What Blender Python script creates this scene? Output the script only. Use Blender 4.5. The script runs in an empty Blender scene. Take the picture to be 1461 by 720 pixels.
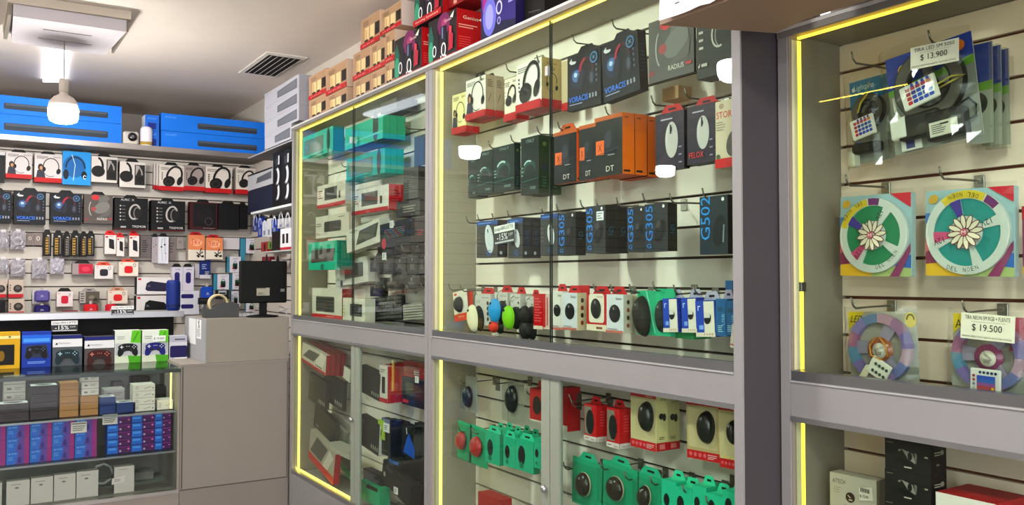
import bpy, math, random
from mathutils import Vector, Matrix
random.seed(7)
C = bpy.context.scene.collection
sc = bpy.context.scene
# ------------------------------------------------------------ camera, world, lights, exposure
FPX = 1218.0; YAW = math.radians(32.9); PIT = math.radians(1.755); CZ = 1.55
cam = bpy.data.cameras.new('camera'); co = bpy.data.objects.new('camera', cam); C.objects.link(co)
cam.sensor_width = 36.0; cam.lens = FPX / 1461 * 36.0; cam.clip_start = 0.02
co.location = (0, 0, CZ); co.rotation_euler = (math.radians(90) + PIT, 0, -YAW)
sc.camera = co
W = bpy.data.worlds.new('world'); sc.world = W; W.use_nodes = True
W.node_tree.nodes['Background'].inputs[0].default_value = (0.95, 0.93, 1.0, 1)
W.node_tree.nodes['Background'].inputs[1].default_value = 1.1
LAMP_E = 180.0      # emission of the bulb diffusers
STRIP_E = 2.2      # emission of the led strips
sc.view_settings.view_transform = 'Standard'; sc.view_settings.look = 'None'
sc.view_settings.exposure = 1.12; sc.view_settings.gamma = 1.0
sc.view_settings.use_curve_mapping = False
sc.cycles.use_denoising = True
sc.cycles.max_bounces = 6; sc.cycles.transparent_max_bounces = 24
sc.cycles.sample_clamp_indirect = 6.0
def area_lamp(name, loc, rot, sx, sy, power, col):
    l = bpy.data.lights.new(name, 'AREA'); l.shape = 'RECTANGLE'; l.size = sx; l.size_y = sy; l.energy = power; l.color = col
    o = bpy.data.objects.new(name, l); C.objects.link(o); o.location = loc; o.rotation_euler = rot
    return o
area_lamp('entrance_fill', (-0.6, -2.4, 1.7), (math.radians(90), 0, 0), 3.2, 2.2, 40, (0.93, 0.95, 1.0))  # fill light added at the unseen open rear of the shop

# ------------------------------------------------------------ pixel -> point on a real plane (frame 1461 x 720)
RV = Vector((math.cos(YAW), -math.sin(YAW), 0))
FV = Vector((math.sin(YAW) * math.cos(PIT), math.cos(YAW) * math.cos(PIT), math.sin(PIT)))
UV = Vector((-math.sin(YAW) * math.sin(PIT), -math.cos(YAW) * math.sin(PIT), math.cos(PIT)))
def ray(u, v): return FV + RV * ((u - 730.5) / FPX) + UV * (-(v - 360) / FPX)
def onX(u, v, X): r = ray(u, v); t = X / r.x; return Vector((X, r.y * t, CZ + r.z * t))
def onY(u, v, Y): r = ray(u, v); t = Y / r.y; return Vector((r.x * t, Y, CZ + r.z * t))
def onZ(u, v, Z): r = ray(u, v); t = (Z - CZ) / r.z; return Vector((r.x * t, r.y * t, Z))
def onP(u, v, p, n): r = ray(u, v); o = Vector((0, 0, CZ)); t = (p - o).dot(n) / r.dot(n); return o + r * t
def crop(cx, cy, s): return lambda *a: tuple((cx if i % 2 == 0 else cy) + x / s for i, x in enumerate(a))

# ------------------------------------------------------------ materials: 'hex' + ':' flag  g gloss, m metal, p clear plastic, e<strength> emission, f frosted
MATS = {}
def lin(h):
    o = []
    for i in (0, 2, 4):
        c = int(h[i:i + 2], 16) / 255
        o.append(c / 12.92 if c <= 0.04045 else ((c + 0.055) / 1.055) ** 2.4)
    return tuple(o) + (1,)
def mat(key):
    if key in MATS: return MATS[key]
    h, _, fl = key.partition(':')
    gm = (lambda q: tuple(c ** 1.25 * (.5 + .5 * min(1, (.21 * q[0] + .72 * q[1] + .07 * q[2]) / .12)) for c in q[:3]) + (1,))
    m = bpy.data.materials.new('paint_' + key.replace(':', '_')); m.use_nodes = True
    nt = m.node_tree; N = nt.nodes; L = nt.links; b = N['Principled BSDF']; out = N['Material Output']
    col = lin(h) if fl[:1] in ('e', 'p', 'q') else gm(lin(h))
    if fl.startswith('e'):
        e = N.new('ShaderNodeEmission'); e.inputs[0].default_value = col; e.inputs[1].default_value = float(fl[1:])
        L.new(e.outputs[0], out.inputs[0]); MATS[key] = m; return m
    if fl[:1] in ('p', 'q'):       # thin clear sheet: see-through with a faint mirror on it
        t = N.new('ShaderNodeBsdfTransparent'); t.inputs[0].default_value = col
        g = N.new('ShaderNodeBsdfGlossy'); g.inputs['Roughness'].default_value = 0.0 if fl[0] == 'p' else 0.12
        lw = N.new('ShaderNodeLayerWeight'); lw.inputs[0].default_value = 0.5
        pw = N.new('ShaderNodeMath'); pw.operation = 'POWER'; pw.inputs[1].default_value = 5.0; L.new(lw.outputs['Facing'], pw.inputs[0])
        mm = N.new('ShaderNodeMath'); mm.operation = 'MULTIPLY_ADD'; mm.inputs[1].default_value = 0.9; mm.inputs[2].default_value = 0.018 * float(fl[1:] or 1)
        L.new(pw.outputs[0], mm.inputs[0]); mx = N.new('ShaderNodeMixShader'); L.new(mm.outputs[0], mx.inputs[0])
        L.new(t.outputs[0], mx.inputs[1]); L.new(g.outputs[0], mx.inputs[2]); L.new(mx.outputs[0], out.inputs[0])
        MATS[key] = m; return m
    nz = N.new('ShaderNodeTexNoise'); nz.inputs['Scale'].default_value = 9.0; nz.inputs['Detail'].default_value = 3
    mx = N.new('ShaderNodeMix'); mx.data_type = 'RGBA'; mx.blend_type = 'MULTIPLY'
    rp = N.new('ShaderNodeValToRGB'); rp.color_ramp.elements[0].color = (0.86, 0.86, 0.86, 1); rp.color_ramp.elements[1].color = (1, 1, 1, 1)
    tc = N.new('ShaderNodeTexCoord'); L.new(tc.outputs['Object'], nz.inputs['Vector'])
    L.new(nz.outputs['Fac'], rp.inputs[0]); mx.inputs[0].default_value = 0.6; mx.inputs[6].default_value = col
    L.new(rp.outputs[0], mx.inputs[7]); L.new(mx.outputs[2], b.inputs['Base Color'])
    b.inputs['Roughness'].default_value = {'g': 0.18, 'm': 0.32, 'f': 0.3}.get(fl[:1], 0.55)
    b.inputs['Specular IOR Level'].default_value = 0.5 if fl[:1] in ('g', 'm', 'f') else 0.22
    if fl[:1] == 'm': b.inputs['Metallic'].default_value = 0.85
    if fl[:1] == 'f': b.inputs['Alpha'].default_value = 0.45
    MATS[key] = m; return m

# ------------------------------------------------------------ text outlines from the built-in font
TXT = {}
def textgeo(s):
    if s in TXT: return TXT[s]
    cu = bpy.data.curves.new('txt', 'FONT'); cu.body = s; cu.resolution_u = 2
    ob = bpy.data.objects.new('txt', cu); C.objects.link(ob)
    me = ob.to_mesh()
    vs = [tuple(v.co[:2]) for v in me.vertices]; fs = [tuple(p.vertices) for p in me.polygons]
    ob.to_mesh_clear(); bpy.data.objects.remove(ob); bpy.data.curves.remove(cu)
    x0 = min(v[0] for v in vs); x1 = max(v[0] for v in vs); y0 = min(v[1] for v in vs); y1 = max(v[1] for v in vs)
    TXT[s] = ([((v[0] - x0) / max(x1 - x0, 1e-6), (v[1] - y0) / max(y1 - y0, 1e-6)) for v in vs], fs); return TXT[s]

# ------------------------------------------------------------ mesh builder
class MB:
    def __init__(s): s.v = []; s.f = []; s.m = []; s.mats = []; s.sm = []
    def mi(s, c):
        if c not in s.mats: s.mats.append(c)
        return s.mats.index(c)
    def add(s, vs, fs, c, smooth=False):
        k = len(s.v); s.v += [tuple(p) for p in vs]; i = s.mi(c)
        for f in fs: s.f.append(tuple(k + j for j in f)); s.m.append(i); s.sm.append(smooth)
        return s
    def box(s, x0, y0, z0, x1, y1, z1, c):
        vs = [(x, y, z) for x in (x0, x1) for y in (y0, y1) for z in (z0, z1)]
        return s.add(vs, [(0, 1, 3, 2), (4, 6, 7, 5), (0, 4, 5, 1), (2, 3, 7, 6), (0, 2, 6, 4), (1, 5, 7, 3)], c)
    def bbox(s, x0, y0, z0, x1, y1, z1, c, b=0.002):     # box with its edges broken
        X = (x0, x1); Y = (y0, y1); Z = (z0, z1); vs = []; ix = {}
        for i in (0, 1):
            for j in (0, 1):
                for k in (0, 1):
                    si, sj, sk = (1, -1)[i], (1, -1)[j], (1, -1)[k]
                    for a, p in enumerate(((X[i], Y[j] + sj * b, Z[k] + sk * b), (X[i] + si * b, Y[j], Z[k] + sk * b), (X[i] + si * b, Y[j] + sj * b, Z[k]))):
                        ix[i, j, k, a] = len(vs); vs.append(p)
        q = lambda *t: tuple(ix[e] for e in t)
        fs = []
        for i in (0, 1): fs.append(q((i, 0, 0, 0), (i, 1, 0, 0), (i, 1, 1, 0), (i, 0, 1, 0)))
        for j in (0, 1): fs.append(q((0, j, 0, 1), (1, j, 0, 1), (1, j, 1, 1), (0, j, 1, 1)))
        for k in (0, 1): fs.append(q((0, 0, k, 2), (1, 0, k, 2), (1, 1, k, 2), (0, 1, k, 2)))
        for j in (0, 1):
            for k in (0, 1): fs.append(q((0, j, k, 1), (1, j, k, 1), (1, j, k, 2), (0, j, k, 2)))
        for i in (0, 1):
            for k in (0, 1): fs.append(q((i, 0, k, 0), (i, 1, k, 0), (i, 1, k, 2), (i, 0, k, 2)))
        for i in (0, 1):
            for j in (0, 1): fs.append(q((i, j, 0, 0), (i, j, 1, 0), (i, j, 1, 1), (i, j, 0, 1)))
        for i in (0, 1):
            for j in (0, 1):
                for k in (0, 1): fs.append(q((i, j, k, 0), (i, j, k, 1), (i, j, k, 2)))
        return s.add(vs, fs, c)
    def tube(s, pts, r, c, n=8, closed=False):
        P = [Vector(p) for p in pts]; vs = []; N = len(P)
        for i, p in enumerate(P):
            d = (P[(i + 1) % N] - P[i - 1]) if closed else (P[min(i + 1, N - 1)] - P[max(i - 1, 0)])
            d.normalize(); a = d.cross(Vector((0.3, 0.2, 1)) if abs(d.z) < 0.9 else Vector((1, 0, 0))).normalized(); b = d.cross(a)
            rr = r[i] if isinstance(r, (list, tuple)) else r
            vs += [p + (a * math.cos(t * 2 * math.pi / n) + b * math.sin(t * 2 * math.pi / n)) * rr for t in range(n)]
        fs = [(i * n + t, i * n + (t + 1) % n, ((i + 1) % N) * n + (t + 1) % n, ((i + 1) % N) * n + t) for i in range(N if closed else N - 1) for t in range(n)]
        if not closed: fs += [tuple(range(n)), tuple((N - 1) * n + t for t in range(n))]
        return s.add(vs, fs, c, True)
    def lathe(s, prof, o, c, n=24, ax='z'):
        vs = []
        for r, h in prof:
            for t in range(n):
                a = t * 2 * math.pi / n; x, y = r * math.cos(a), r * math.sin(a)
                vs.append((o[0] + x, o[1] + y, o[2] + h) if ax == 'z' else ((o[0] + x, o[1] + h, o[2] + y) if ax == 'y' else (o[0] + h, o[1] + x, o[2] + y)))
        k = len(prof)
        fs = [(i * n + t, i * n + (t + 1) % n, (i + 1) * n + (t + 1) % n, (i + 1) * n + t) for i in range(k - 1) for t in range(n)]
        fs += [tuple(range(n)), tuple((k - 1) * n + t for t in range(n))]
        return s.add(vs, fs, c, True)
    def prism(s, pts, a, b, c, ax='y'):       # outline in two axes pushed along the third
        n = len(pts)
        mk = {'y': lambda p, h: (p[0], h, p[1]), 'z': lambda p, h: (p[0], p[1], h), 'x': lambda p, h: (h, p[0], p[1])}[ax]
        vs = [mk(p, a) for p in pts] + [mk(p, b) for p in pts]
        return s.add(vs, [tuple(range(n)), tuple(range(n, 2 * n))] + [(i, (i + 1) % n, n + (i + 1) % n, n + i) for i in range(n)], c)
    def dome(s, cx, cz, y, rx, rz, dep, c, rot=0, n=20, k=6, egg=0.0):   # half ellipsoid bulging towards -y
        vs = []; cr, sr = math.cos(rot), math.sin(rot)
        for i in range(k + 1):
            a = i / k * math.pi / 2; q = math.cos(a) ** 0.8
            for t in range(n):
                th = t * 2 * math.pi / n; x = rx * q * math.cos(th) * (1 + egg * math.sin(th)); z = rz * q * math.sin(th)
                vs.append((cx + x * cr - z * sr, y - dep * math.sin(a), cz + x * sr + z * cr))
        fs = [(i * n + t, i * n + (t + 1) % n, (i + 1) * n + (t + 1) % n, (i + 1) * n + t) for i in range(k) for t in range(n)]
        fs.append(tuple(range(n)))
        return s.add(vs, fs, c, True)
    def build(s, name, parent=None, loc=(0, 0, 0), rot=(0, 0, 0)):
        me = bpy.data.meshes.new(name); me.from_pydata(s.v, [], s.f)
        for c in s.mats: me.materials.append(mat(c))
        me.polygons.foreach_set('material_index', s.m); me.polygons.foreach_set('use_smooth', s.sm)
        me.update()
        o = bpy.data.objects.new(name, me); C.objects.link(o)
        o.location = loc; o.rotation_euler = rot
        if parent: o.parent = parent
        return o

# ------------------------------------------------------------ printing on a face; coordinates 0..1 across and up
class Art:
    def __init__(s, mb, o, ex, ez, n, w, h, lay=0.0005):
        s.mb = mb; s.o = Vector(o); s.ex = Vector(ex); s.ez = Vector(ez); s.n = Vector(n); s.w = w; s.h = h; s.L = lay; s.st = 0.00035
    def pt(s, x, y): return s.o + s.ex * (x * s.w) + s.ez * (y * s.h) + s.n * s.L
    def up(s): s.L += s.st
    def p(s, pts, c): s.mb.add([s.pt(*q) for q in pts], [tuple(range(len(pts)))], c); s.up(); return s
    def r(s, x0, y0, x1, y1, c): return s.p([(x0, y0), (x1, y0), (x1, y1), (x0, y1)], c)
    def rr(s, x0, y0, x1, y1, rad, c):     # rounded rectangle
        k = s.w / s.h; P = []
        for cx, cy, a0 in ((x1 - rad, y1 - rad * k, 0), (x0 + rad, y1 - rad * k, 90), (x0 + rad, y0 + rad * k, 180), (x1 - rad, y0 + rad * k, 270)):
            for i in range(5):
                a = math.radians(a0 + i * 22.5); P.append((cx + rad * math.cos(a), cy + rad * k * math.sin(a)))
        return s.p(P, c)
    def e(s, cx, cy, rx, ry, c, rot=0, n=20):   # radii are fractions of the width
        k = s.w / s.h; a0 = math.radians(rot); P = []
        for i in range(n):
            t = i * 2 * math.pi / n; x = rx * math.cos(t); y = ry * math.sin(t)
            P.append((cx + x * math.cos(a0) - y * math.sin(a0), cy + (x * math.sin(a0) + y * math.cos(a0)) * k))
        return s.p(P, c)
    def arc(s, cx, cy, rx, ry, t, a0, a1, c, n=14, rot=0):
        k = s.w / s.h; V = []; q = math.radians(rot)
        for i in range(n + 1):
            a = math.radians(a0 + (a1 - a0) * i / n)
            for d in (0, t):
                x = (rx - d) * math.cos(a); y = (ry - d) * math.sin(a)
                V.append(s.pt(cx + x * math.cos(q) - y * math.sin(q), cy + (x * math.sin(q) + y * math.cos(q)) * k))
        s.mb.add(V, [(2 * i, 2 * i + 1, 2 * i + 3, 2 * i + 2) for i in range(n)], c); s.up(); return s
    def ln(s, x0, y0, x1, y1, t, c):
        k = s.w / s.h; dx = x1 - x0; dy = (y1 - y0) / k; l = math.hypot(dx, dy) or 1; nx, ny = -dy / l * t / 2, dx / l * t / 2 * k
        return s.p([(x0 + nx, y0 + ny), (x0 - nx, y0 - ny), (x1 - nx, y1 - ny), (x1 + nx, y1 + ny)], c)
    def t(s, txt, x0, y0, x1, y1, c, rot=0, sk=0):
        vs, fs = textgeo(txt); dx, dy = x1 - x0, y1 - y0
        fn = {0: lambda a, b: (x0 + a * dx + b * sk, y0 + b * dy), 90: lambda a, b: (x1 - b * dx, y0 + a * dy),
              -90: lambda a, b: (x0 + b * dx, y1 - a * dy), 180: lambda a, b: (x1 - a * dx, y1 - b * dy)}[rot]
        s.mb.add([s.pt(*fn(*q)) for q in vs], fs, c); s.up(); return s
    def tr(s, txt, cx, cy, w, h, c, ang):       # free angle, w and h fractions of the width
        vs, fs = textgeo(txt); a = math.radians(ang); k = s.w / s.h; P = []
        for u, v in vs:
            x = (u - .5) * w; y = (v - .5) * h; P.append(s.pt(cx + x * math.cos(a) - y * math.sin(a), cy + (x * math.sin(a) + y * math.cos(a)) * k))
        s.mb.add(P, fs, c); s.up(); return s
    def lines(s, x0, y0, x1, y1, n, c):         # rows of small print too fine to read
        rn = random.Random(int(x0 * 97 + y0 * 31 + n)); st = (y1 - y0) / n
        for i in range(n): s.r(x0, y0 + i * st + st * .3, x0 + (x1 - x0) * rn.uniform(.6, 1), y0 + i * st + st * .7, c); s.L -= s.st
        s.up(); return s
def headphone(a, cx, cy, s, c='2c2826', hi='4c4642', rot=-20):
    k = a.w / a.h
    a.arc(cx + .05 * s, cy - .02 * s * k, .33 * s, .46 * s, .085 * s, -25, 205, c, 18, rot=rot)
    a.e(cx + .27 * s, cy - .22 * s * k, .11 * s, .20 * s, c, rot)
    a.e(cx - .17 * s, cy - .26 * s * k, .25 * s, .22 * s, c, 30); a.e(cx - .19 * s, cy - .27 * s * k, .15 * s, .13 * s, hi, 30); a.e(cx - .19 * s, cy - .27 * s * k, .12 * s, .10 * s, c, 30)
def headset(a, cx, cy, s, c='2c2826'):
    a.arc(cx, cy, .3 * s, .36 * s, .035 * s, -20, 200, c); a.e(cx + .27 * s, cy - .16 * s, .08 * s, .12 * s, c, -15)
    a.arc(cx - .02, cy - .12 * s, .27 * s, .28 * s, .02 * s, 180, 300, c, 8); a.e(cx - .26 * s, cy - .1 * s, .07 * s, .1 * s, c)
def person(a, cx, cy, s, hair='5a4038', top='4a4a5c', skin='c89878'):
    a.p([(cx - .2 * s, cy - .35 * s), (cx + .22 * s, cy - .35 * s), (cx + .14 * s, cy + .02), (cx - .12 * s, cy + .05)], top)
    a.e(cx, cy + .16 * s, .11 * s, .16 * s, hair); a.e(cx + .02, cy + .13 * s, .06 * s, .09 * s, skin)
def mousepic(a, cx, cy, rx, ry, rot=0, c='262426', hi='5c5a5c', wh='8a8a8a'):
    a.e(cx, cy, rx, ry, c, rot, 24); a.e(cx - rx * .2, cy + ry * .1, rx * .6, ry * .72, hi, rot); a.e(cx - rx * .15, cy + .02, rx * .52, ry * .66, c, rot)
    q = math.radians(rot); dx, dy = -math.sin(q), math.cos(q); k = a.w / a.h
    a.ln(cx + dx * ry * .25, cy + dy * ry * .25 * k, cx + dx * ry * .92, cy + dy * ry * .92 * k, rx * .1, hi)
    a.e(cx + dx * ry * .58, cy + dy * ry * .58 * k, rx * .14, ry * .16, wh, rot)
def gamepad(a, cx, cy, s, c, b='c8c8c8'):
    k = a.w / a.h
    a.e(cx - .27 * s, cy - .10 * s * k, .13 * s, .25 * s, c, -18); a.e(cx + .27 * s, cy - .10 * s * k, .13 * s, .25 * s, c, 18)
    a.e(cx, cy + .06 * s * k, .4 * s, .17 * s, c); a.e(cx - .13 * s, cy - .07 * s * k, .07 * s, .07 * s, '3a3a3c'); a.e(cx + .13 * s, cy - .07 * s * k, .07 * s, .07 * s, '3a3a3c')
    a.ln(cx - .32 * s, cy + .07 * s * k, cx - .18 * s, cy + .07 * s * k, .035 * s, b); a.ln(cx - .25 * s, cy + 0 * k, cx - .25 * s, cy + .14 * s * k, .035 * s, b)
    for dx, dy in ((0, .06), (0, -.06), (.06, 0), (-.06, 0)): a.e(cx + (.25 + dx) * s, cy + (.07 + dy) * s * k, .024 * s, .024 * s, b, n=8)
    for dx in (-.06, 0, .06): a.e(cx + dx * s, cy + .1 * s * k, .016 * s, .016 * s, b, n=8)
def keyboard(a, x0, y0, x1, y1, sk, c='3c3a38', k='6a6866', rows=4, cols=12, cols2=None):
    P = lambda x, y: (x0 + x * (x1 - x0) + y * sk, y0 + y * (y1 - y0))
    a.p([P(0, 0), P(1, 0), P(1, 1), P(0, 1)], c)
    for j in range(rows):
        for i in range(cols):
            kk = k if not cols2 else cols2[(i + j) % len(cols2)]
            a.p([P((i + .15) / cols, (j + .2) / rows), P((i + .85) / cols, (j + .2) / rows), P((i + .85) / cols, (j + .8) / rows), P((i + .15) / cols, (j + .8) / rows)], kk); a.L -= a.st
    a.up()

# ------------------------------------------------------------ registering things
ITEMS = []
def reg(o, desc, cat, where, u=0, group=None, word='from left'):
    o['category'] = cat
    if group: o['group'] = group
    ITEMS.append([o, desc, where, u, word]); return o
ORD = ['first', 'second', 'third', 'fourth', 'fifth', 'sixth', 'seventh', 'eighth', 'ninth', 'tenth', 'eleventh', 'twelfth', 'thirteenth', 'fourteenth', 'fifteenth']
def finish_labels():
    d = {}
    for it in ITEMS: d.setdefault((it[1], it[2], it[4]), []).append(it)
    for (desc, where, word), L in d.items():
        L.sort(key=lambda t: t[3])
        for i, it in enumerate(L):
            it[0]['label'] = desc.rstrip(',') + ((f', {ORD[i] if i < 15 else str(i + 1) + "th"} {word},') if len(L) > 1 else '') + (' ' if len(L) > 1 or where.split()[0] in ('in', 'on', 'at', 'by', 'and', 'beside', 'below', 'behind', 'above', 'under', 'between', 'standing', 'the') else ', ') + where
def struct(o): o['kind'] = 'structure'; return o

# ------------------------------------------------------------ packages
def frame_of(rect, X=None, Y=None, yaw=0):
    u0, v0, u1, v1 = rect; uc = (u0 + u1) / 2; vc = (v0 + v1) / 2; up = Vector((0, 0, 1))
    if X is not None: c = onX(uc, vc, X); base = -90
    else: c = onY(uc, vc, Y); base = 0
    ang = math.radians(base + yaw); ex = Vector((math.cos(ang), math.sin(ang), 0)); dp = Vector((-math.sin(ang), math.cos(ang), 0))
    a = onP(u0, vc, c, dp); b = onP(u1, vc, c, dp); m = (a + b) / 2
    zt = onP(uc, v0, c, dp).z; zb = onP(uc, v1, c, dp).z
    return m, (b - a).length, zt - zb, zb, ang, ex, dp
def depth_from(rect, u2, X, yaw):
    m, w, h, zb, ang, ex, dp = frame_of(rect, X, None, yaw); P1 = m + ex * (w / 2)
    q = onP(u2, 397, P1, ex); return abs((q - P1).dot(dp))
def pack(name, rect, desc, cat, where, X=None, Y=None, yaw=0, T=0.05, u2=None, base='e8e2d8', side=None, top=None, bot=None,
         band=None, F=None, Rr=None, Lf=None, Bt=None, Tp=None, tab=None, roll=0, n=0, group=None, window=None, zb=None, ndesc=None, minT=.008, lean=0, zt=None):
    """box-shaped package whose printed front fills rect on plane X= or Y=; n more hang straight behind it"""
    m, w, h, z0, ang, ex, dp = frame_of(rect, X, Y, yaw)
    if u2 is not None: T = max(minT, depth_from(rect, u2, X, yaw))
    if X is not None: T = min(T, (1.683 if X < 1.6 else 1.79) - X - .002 - (0 if not n else 0)) if n == 0 else min(T, ((1.683 if X < 1.6 else 1.79) - X) / (n + 1) - .002)
    if zb is not None: h += z0 - zb; z0 = zb
    if zt is not None: h = zt - z0
    side = side or base; top = top or base; bot = bot or base
    mb = MB(); hw = w / 2; e = .0004
    mb.add([(-hw, 0, 0), (hw, 0, 0), (hw, 0, h), (-hw, 0, h)], [(0, 1, 2, 3)], base)
    mb.add([(-hw, T, 0), (-hw, T, h), (hw, T, h), (hw, T, 0)], [(0, 1, 2, 3)], side)
    mb.add([(hw, 0, 0), (hw, T, 0), (hw, T, h), (hw, 0, h)], [(0, 1, 2, 3)], side)
    mb.add([(-hw, 0, 0), (-hw, 0, h), (-hw, T, h), (-hw, T, 0)], [(0, 1, 2, 3)], side)
    mb.add([(-hw, 0, h), (hw, 0, h), (hw, T, h), (-hw, T, h)], [(0, 1, 2, 3)], top)
    mb.add([(-hw, 0, 0), (-hw, T, 0), (hw, T, 0), (hw, 0, 0)], [(0, 1, 2, 3)], bot)
    AF = Art(mb, (-hw, 0, 0), (1, 0, 0), (0, 0, 1), (0, -1, 0), w, h)
    AR = Art(mb, (hw, 0, 0), (0, 1, 0), (0, 0, 1), (1, 0, 0), T, h)
    AL = Art(mb, (-hw, T, 0), (0, -1, 0), (0, 0, 1), (-1, 0, 0), T, h)
    AB = Art(mb, (-hw, T, 0), (1, 0, 0), (0, -1, 0), (0, 0, -1), w, T)
    AT = Art(mb, (-hw, 0, h), (1, 0, 0), (0, 1, 0), (0, 0, 1), w, T)
    if band:
        bh, bc = band
        AF.r(0, 0, 1, bh, bc); AR.r(0, 0, 1, bh, bc); AL.r(0, 0, 1, bh, bc); AB.r(0, 0, 1, 1, bc)
    for fn, a in ((F, AF), (Rr, AR), (Lf, AL), (Bt, AB), (Tp, AT)):
        if fn: fn(a)
    loc = Vector((m.x, m.y, z0)); rot = (math.radians(lean), math.radians(roll), ang)
    uc = (rect[0] + rect[2]) / 2
    o = mb.build(name, None, loc, rot); reg(o, desc, cat, where, uc, group)
    kids = []
    if tab:
        tb = MB(); tw = min(.045, w * .45); th = .022
        tb.prism([(-tw, h), (tw, h), (tw * .55, h + th), (-tw * .55, h + th)], T * .5, T * .5 + .0015, tab)
        tb.box(-tw * .3, T * .5 - .0008, h + th * .35, tw * .3, T * .5, h + th * .6, '201c1a')
        kids.append(tb.build('hang_tab', o))
    if window:
        x0, y0, x1, y1, wc = window; wb = MB()
        wb.box(-hw + x0 * w, -.0016, y0 * h, -hw + x1 * w, -.0010, y1 * h, wc); kids.append(wb.build('window', o))
    out = [o]
    for k in range(n):
        c = o.copy(); C.objects.link(c); c.location = loc + dp * ((k + 1) * (T + .0025)) + Vector((0, 0, random.uniform(-.002, .002)))
        for ch in kids: d = ch.copy(); C.objects.link(d); d.parent = c
        reg(c, (ndesc or desc) + ' behind another' if k == 0 else (ndesc or desc) + ', hindmost', cat, where, uc, group)
        out.append(c)
    return out
def hook(u, v, X=1.535, back=1.688, where='in the middle case', rail=False):
    p = onX(u, v, X); L = back - X; mb = MB()
    mb.tube([(0, 0, 0), (-.6 * L, 0, -.002), (-L + .016, 0, -.004), (-L + .006, 0, .003), (-L, 0, .020)], .0024, '8a857c:m', 6)
    o = mb.build('peg_hook', None, (back, p.y, p.z - .018), (0, 0, 0))
    b = MB(); b.bbox(-.004, -.011, -.02, .001, .011, .012, '9a968e:m', .0012); b.box(-.007, -.005, -.004, -.004, .005, .004, 'b8b4ac:m'); b.build('bracket', o)
    reg(o, 'steel peg hook', 'hook', where, u, 'steel peg hooks on the slatted panels')
    return o

# ============================================================ SETTING
CEIL = 2.775
mb = MB().box(-2.9, -2.7, -.05, 1.9, 6.9, 0, '8a8680'); struct(mb.build('floor'))
mb = MB().box(-2.9, -2.7, CEIL, 1.9, 6.9, CEIL + .05, 'e4dad2'); struct(mb.build('ceiling'))
SZ = [1.353 + .0848 * k for k in range(-16, 15)]      # heights of the slatwall grooves
def slats(mb, lo, hi, z0, z1, pos, ax, zs=SZ, c='f2ece2', g='54402c', t=.012):
    """boards between grooves; ax 'x': panel faces -x at pos; ax 'y': faces -y"""
    ed = [z0] + [z for z in zs if z0 + .01 < z < z1 - .01] + [z1]
    def bx(a, b, p0, p1, cc):
        if ax == 'x': mb.box(p0, lo, a, p1, hi, b, cc)
        else: mb.box(lo, p0, a, hi, p1, b, cc)
    for i in range(len(ed) - 1):
        a = ed[i] + (.0038 if i else 0); b = ed[i + 1] - (.0038 if i < len(ed) - 2 else 0)
        bx(a, b, pos, pos + t, c)
    bx(z0, z1, pos + t, pos + t + .008, g)
BS = [1.75 + .0832 * k for k in range(-12, 8)]
mb = MB(); slats(mb, -2.8, 1.72, .6, 2.345, 6.0, 'y', BS, 'cfc8c0', '5a4a3e'); mb.box(-2.9, 6.02, 0, 1.9, 6.06, 2.345, 'c9c2ba').box(-2.9, 6.06, 2.30, 1.9, 6.85, 2.345, 'c9c2ba').box(-2.9, 6.85, 0, 1.9, 6.9, CEIL, 'c9c2ba'); struct(mb.build('wall_back'))
mb = MB().box(1.72, 1.36, 0, 1.8, 6.849, CEIL, 'd6cfc6').box(1.84, -2.7, 0, 1.9, 1.36, CEIL, 'd6cfc6')
slats(mb, 4.505, 6.0, .6, 2.33, 1.70, 'x', BS, 'cfc8c0', '5a4a3e'); struct(mb.build('wall_right'))
struct(MB().box(-2.9, -2.7, 0, -2.85, 6.849, CEIL, 'b9aFa6').build('wall_left'))

struct(MB().box(-1.75, 1.0, 2.726, -1.5, 5.2, CEIL - .001, 'b8aFa6').build('trim_2'))
o = MB().box(-1.512, 3.0, 2.719, -1.504, 3.86, 2.7255, 'ffe05a:e24').build('led_strip'); o['label'] = 'yellow led strip under the cornice opposite the display cases'; o['category'] = 'led strip'

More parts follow.
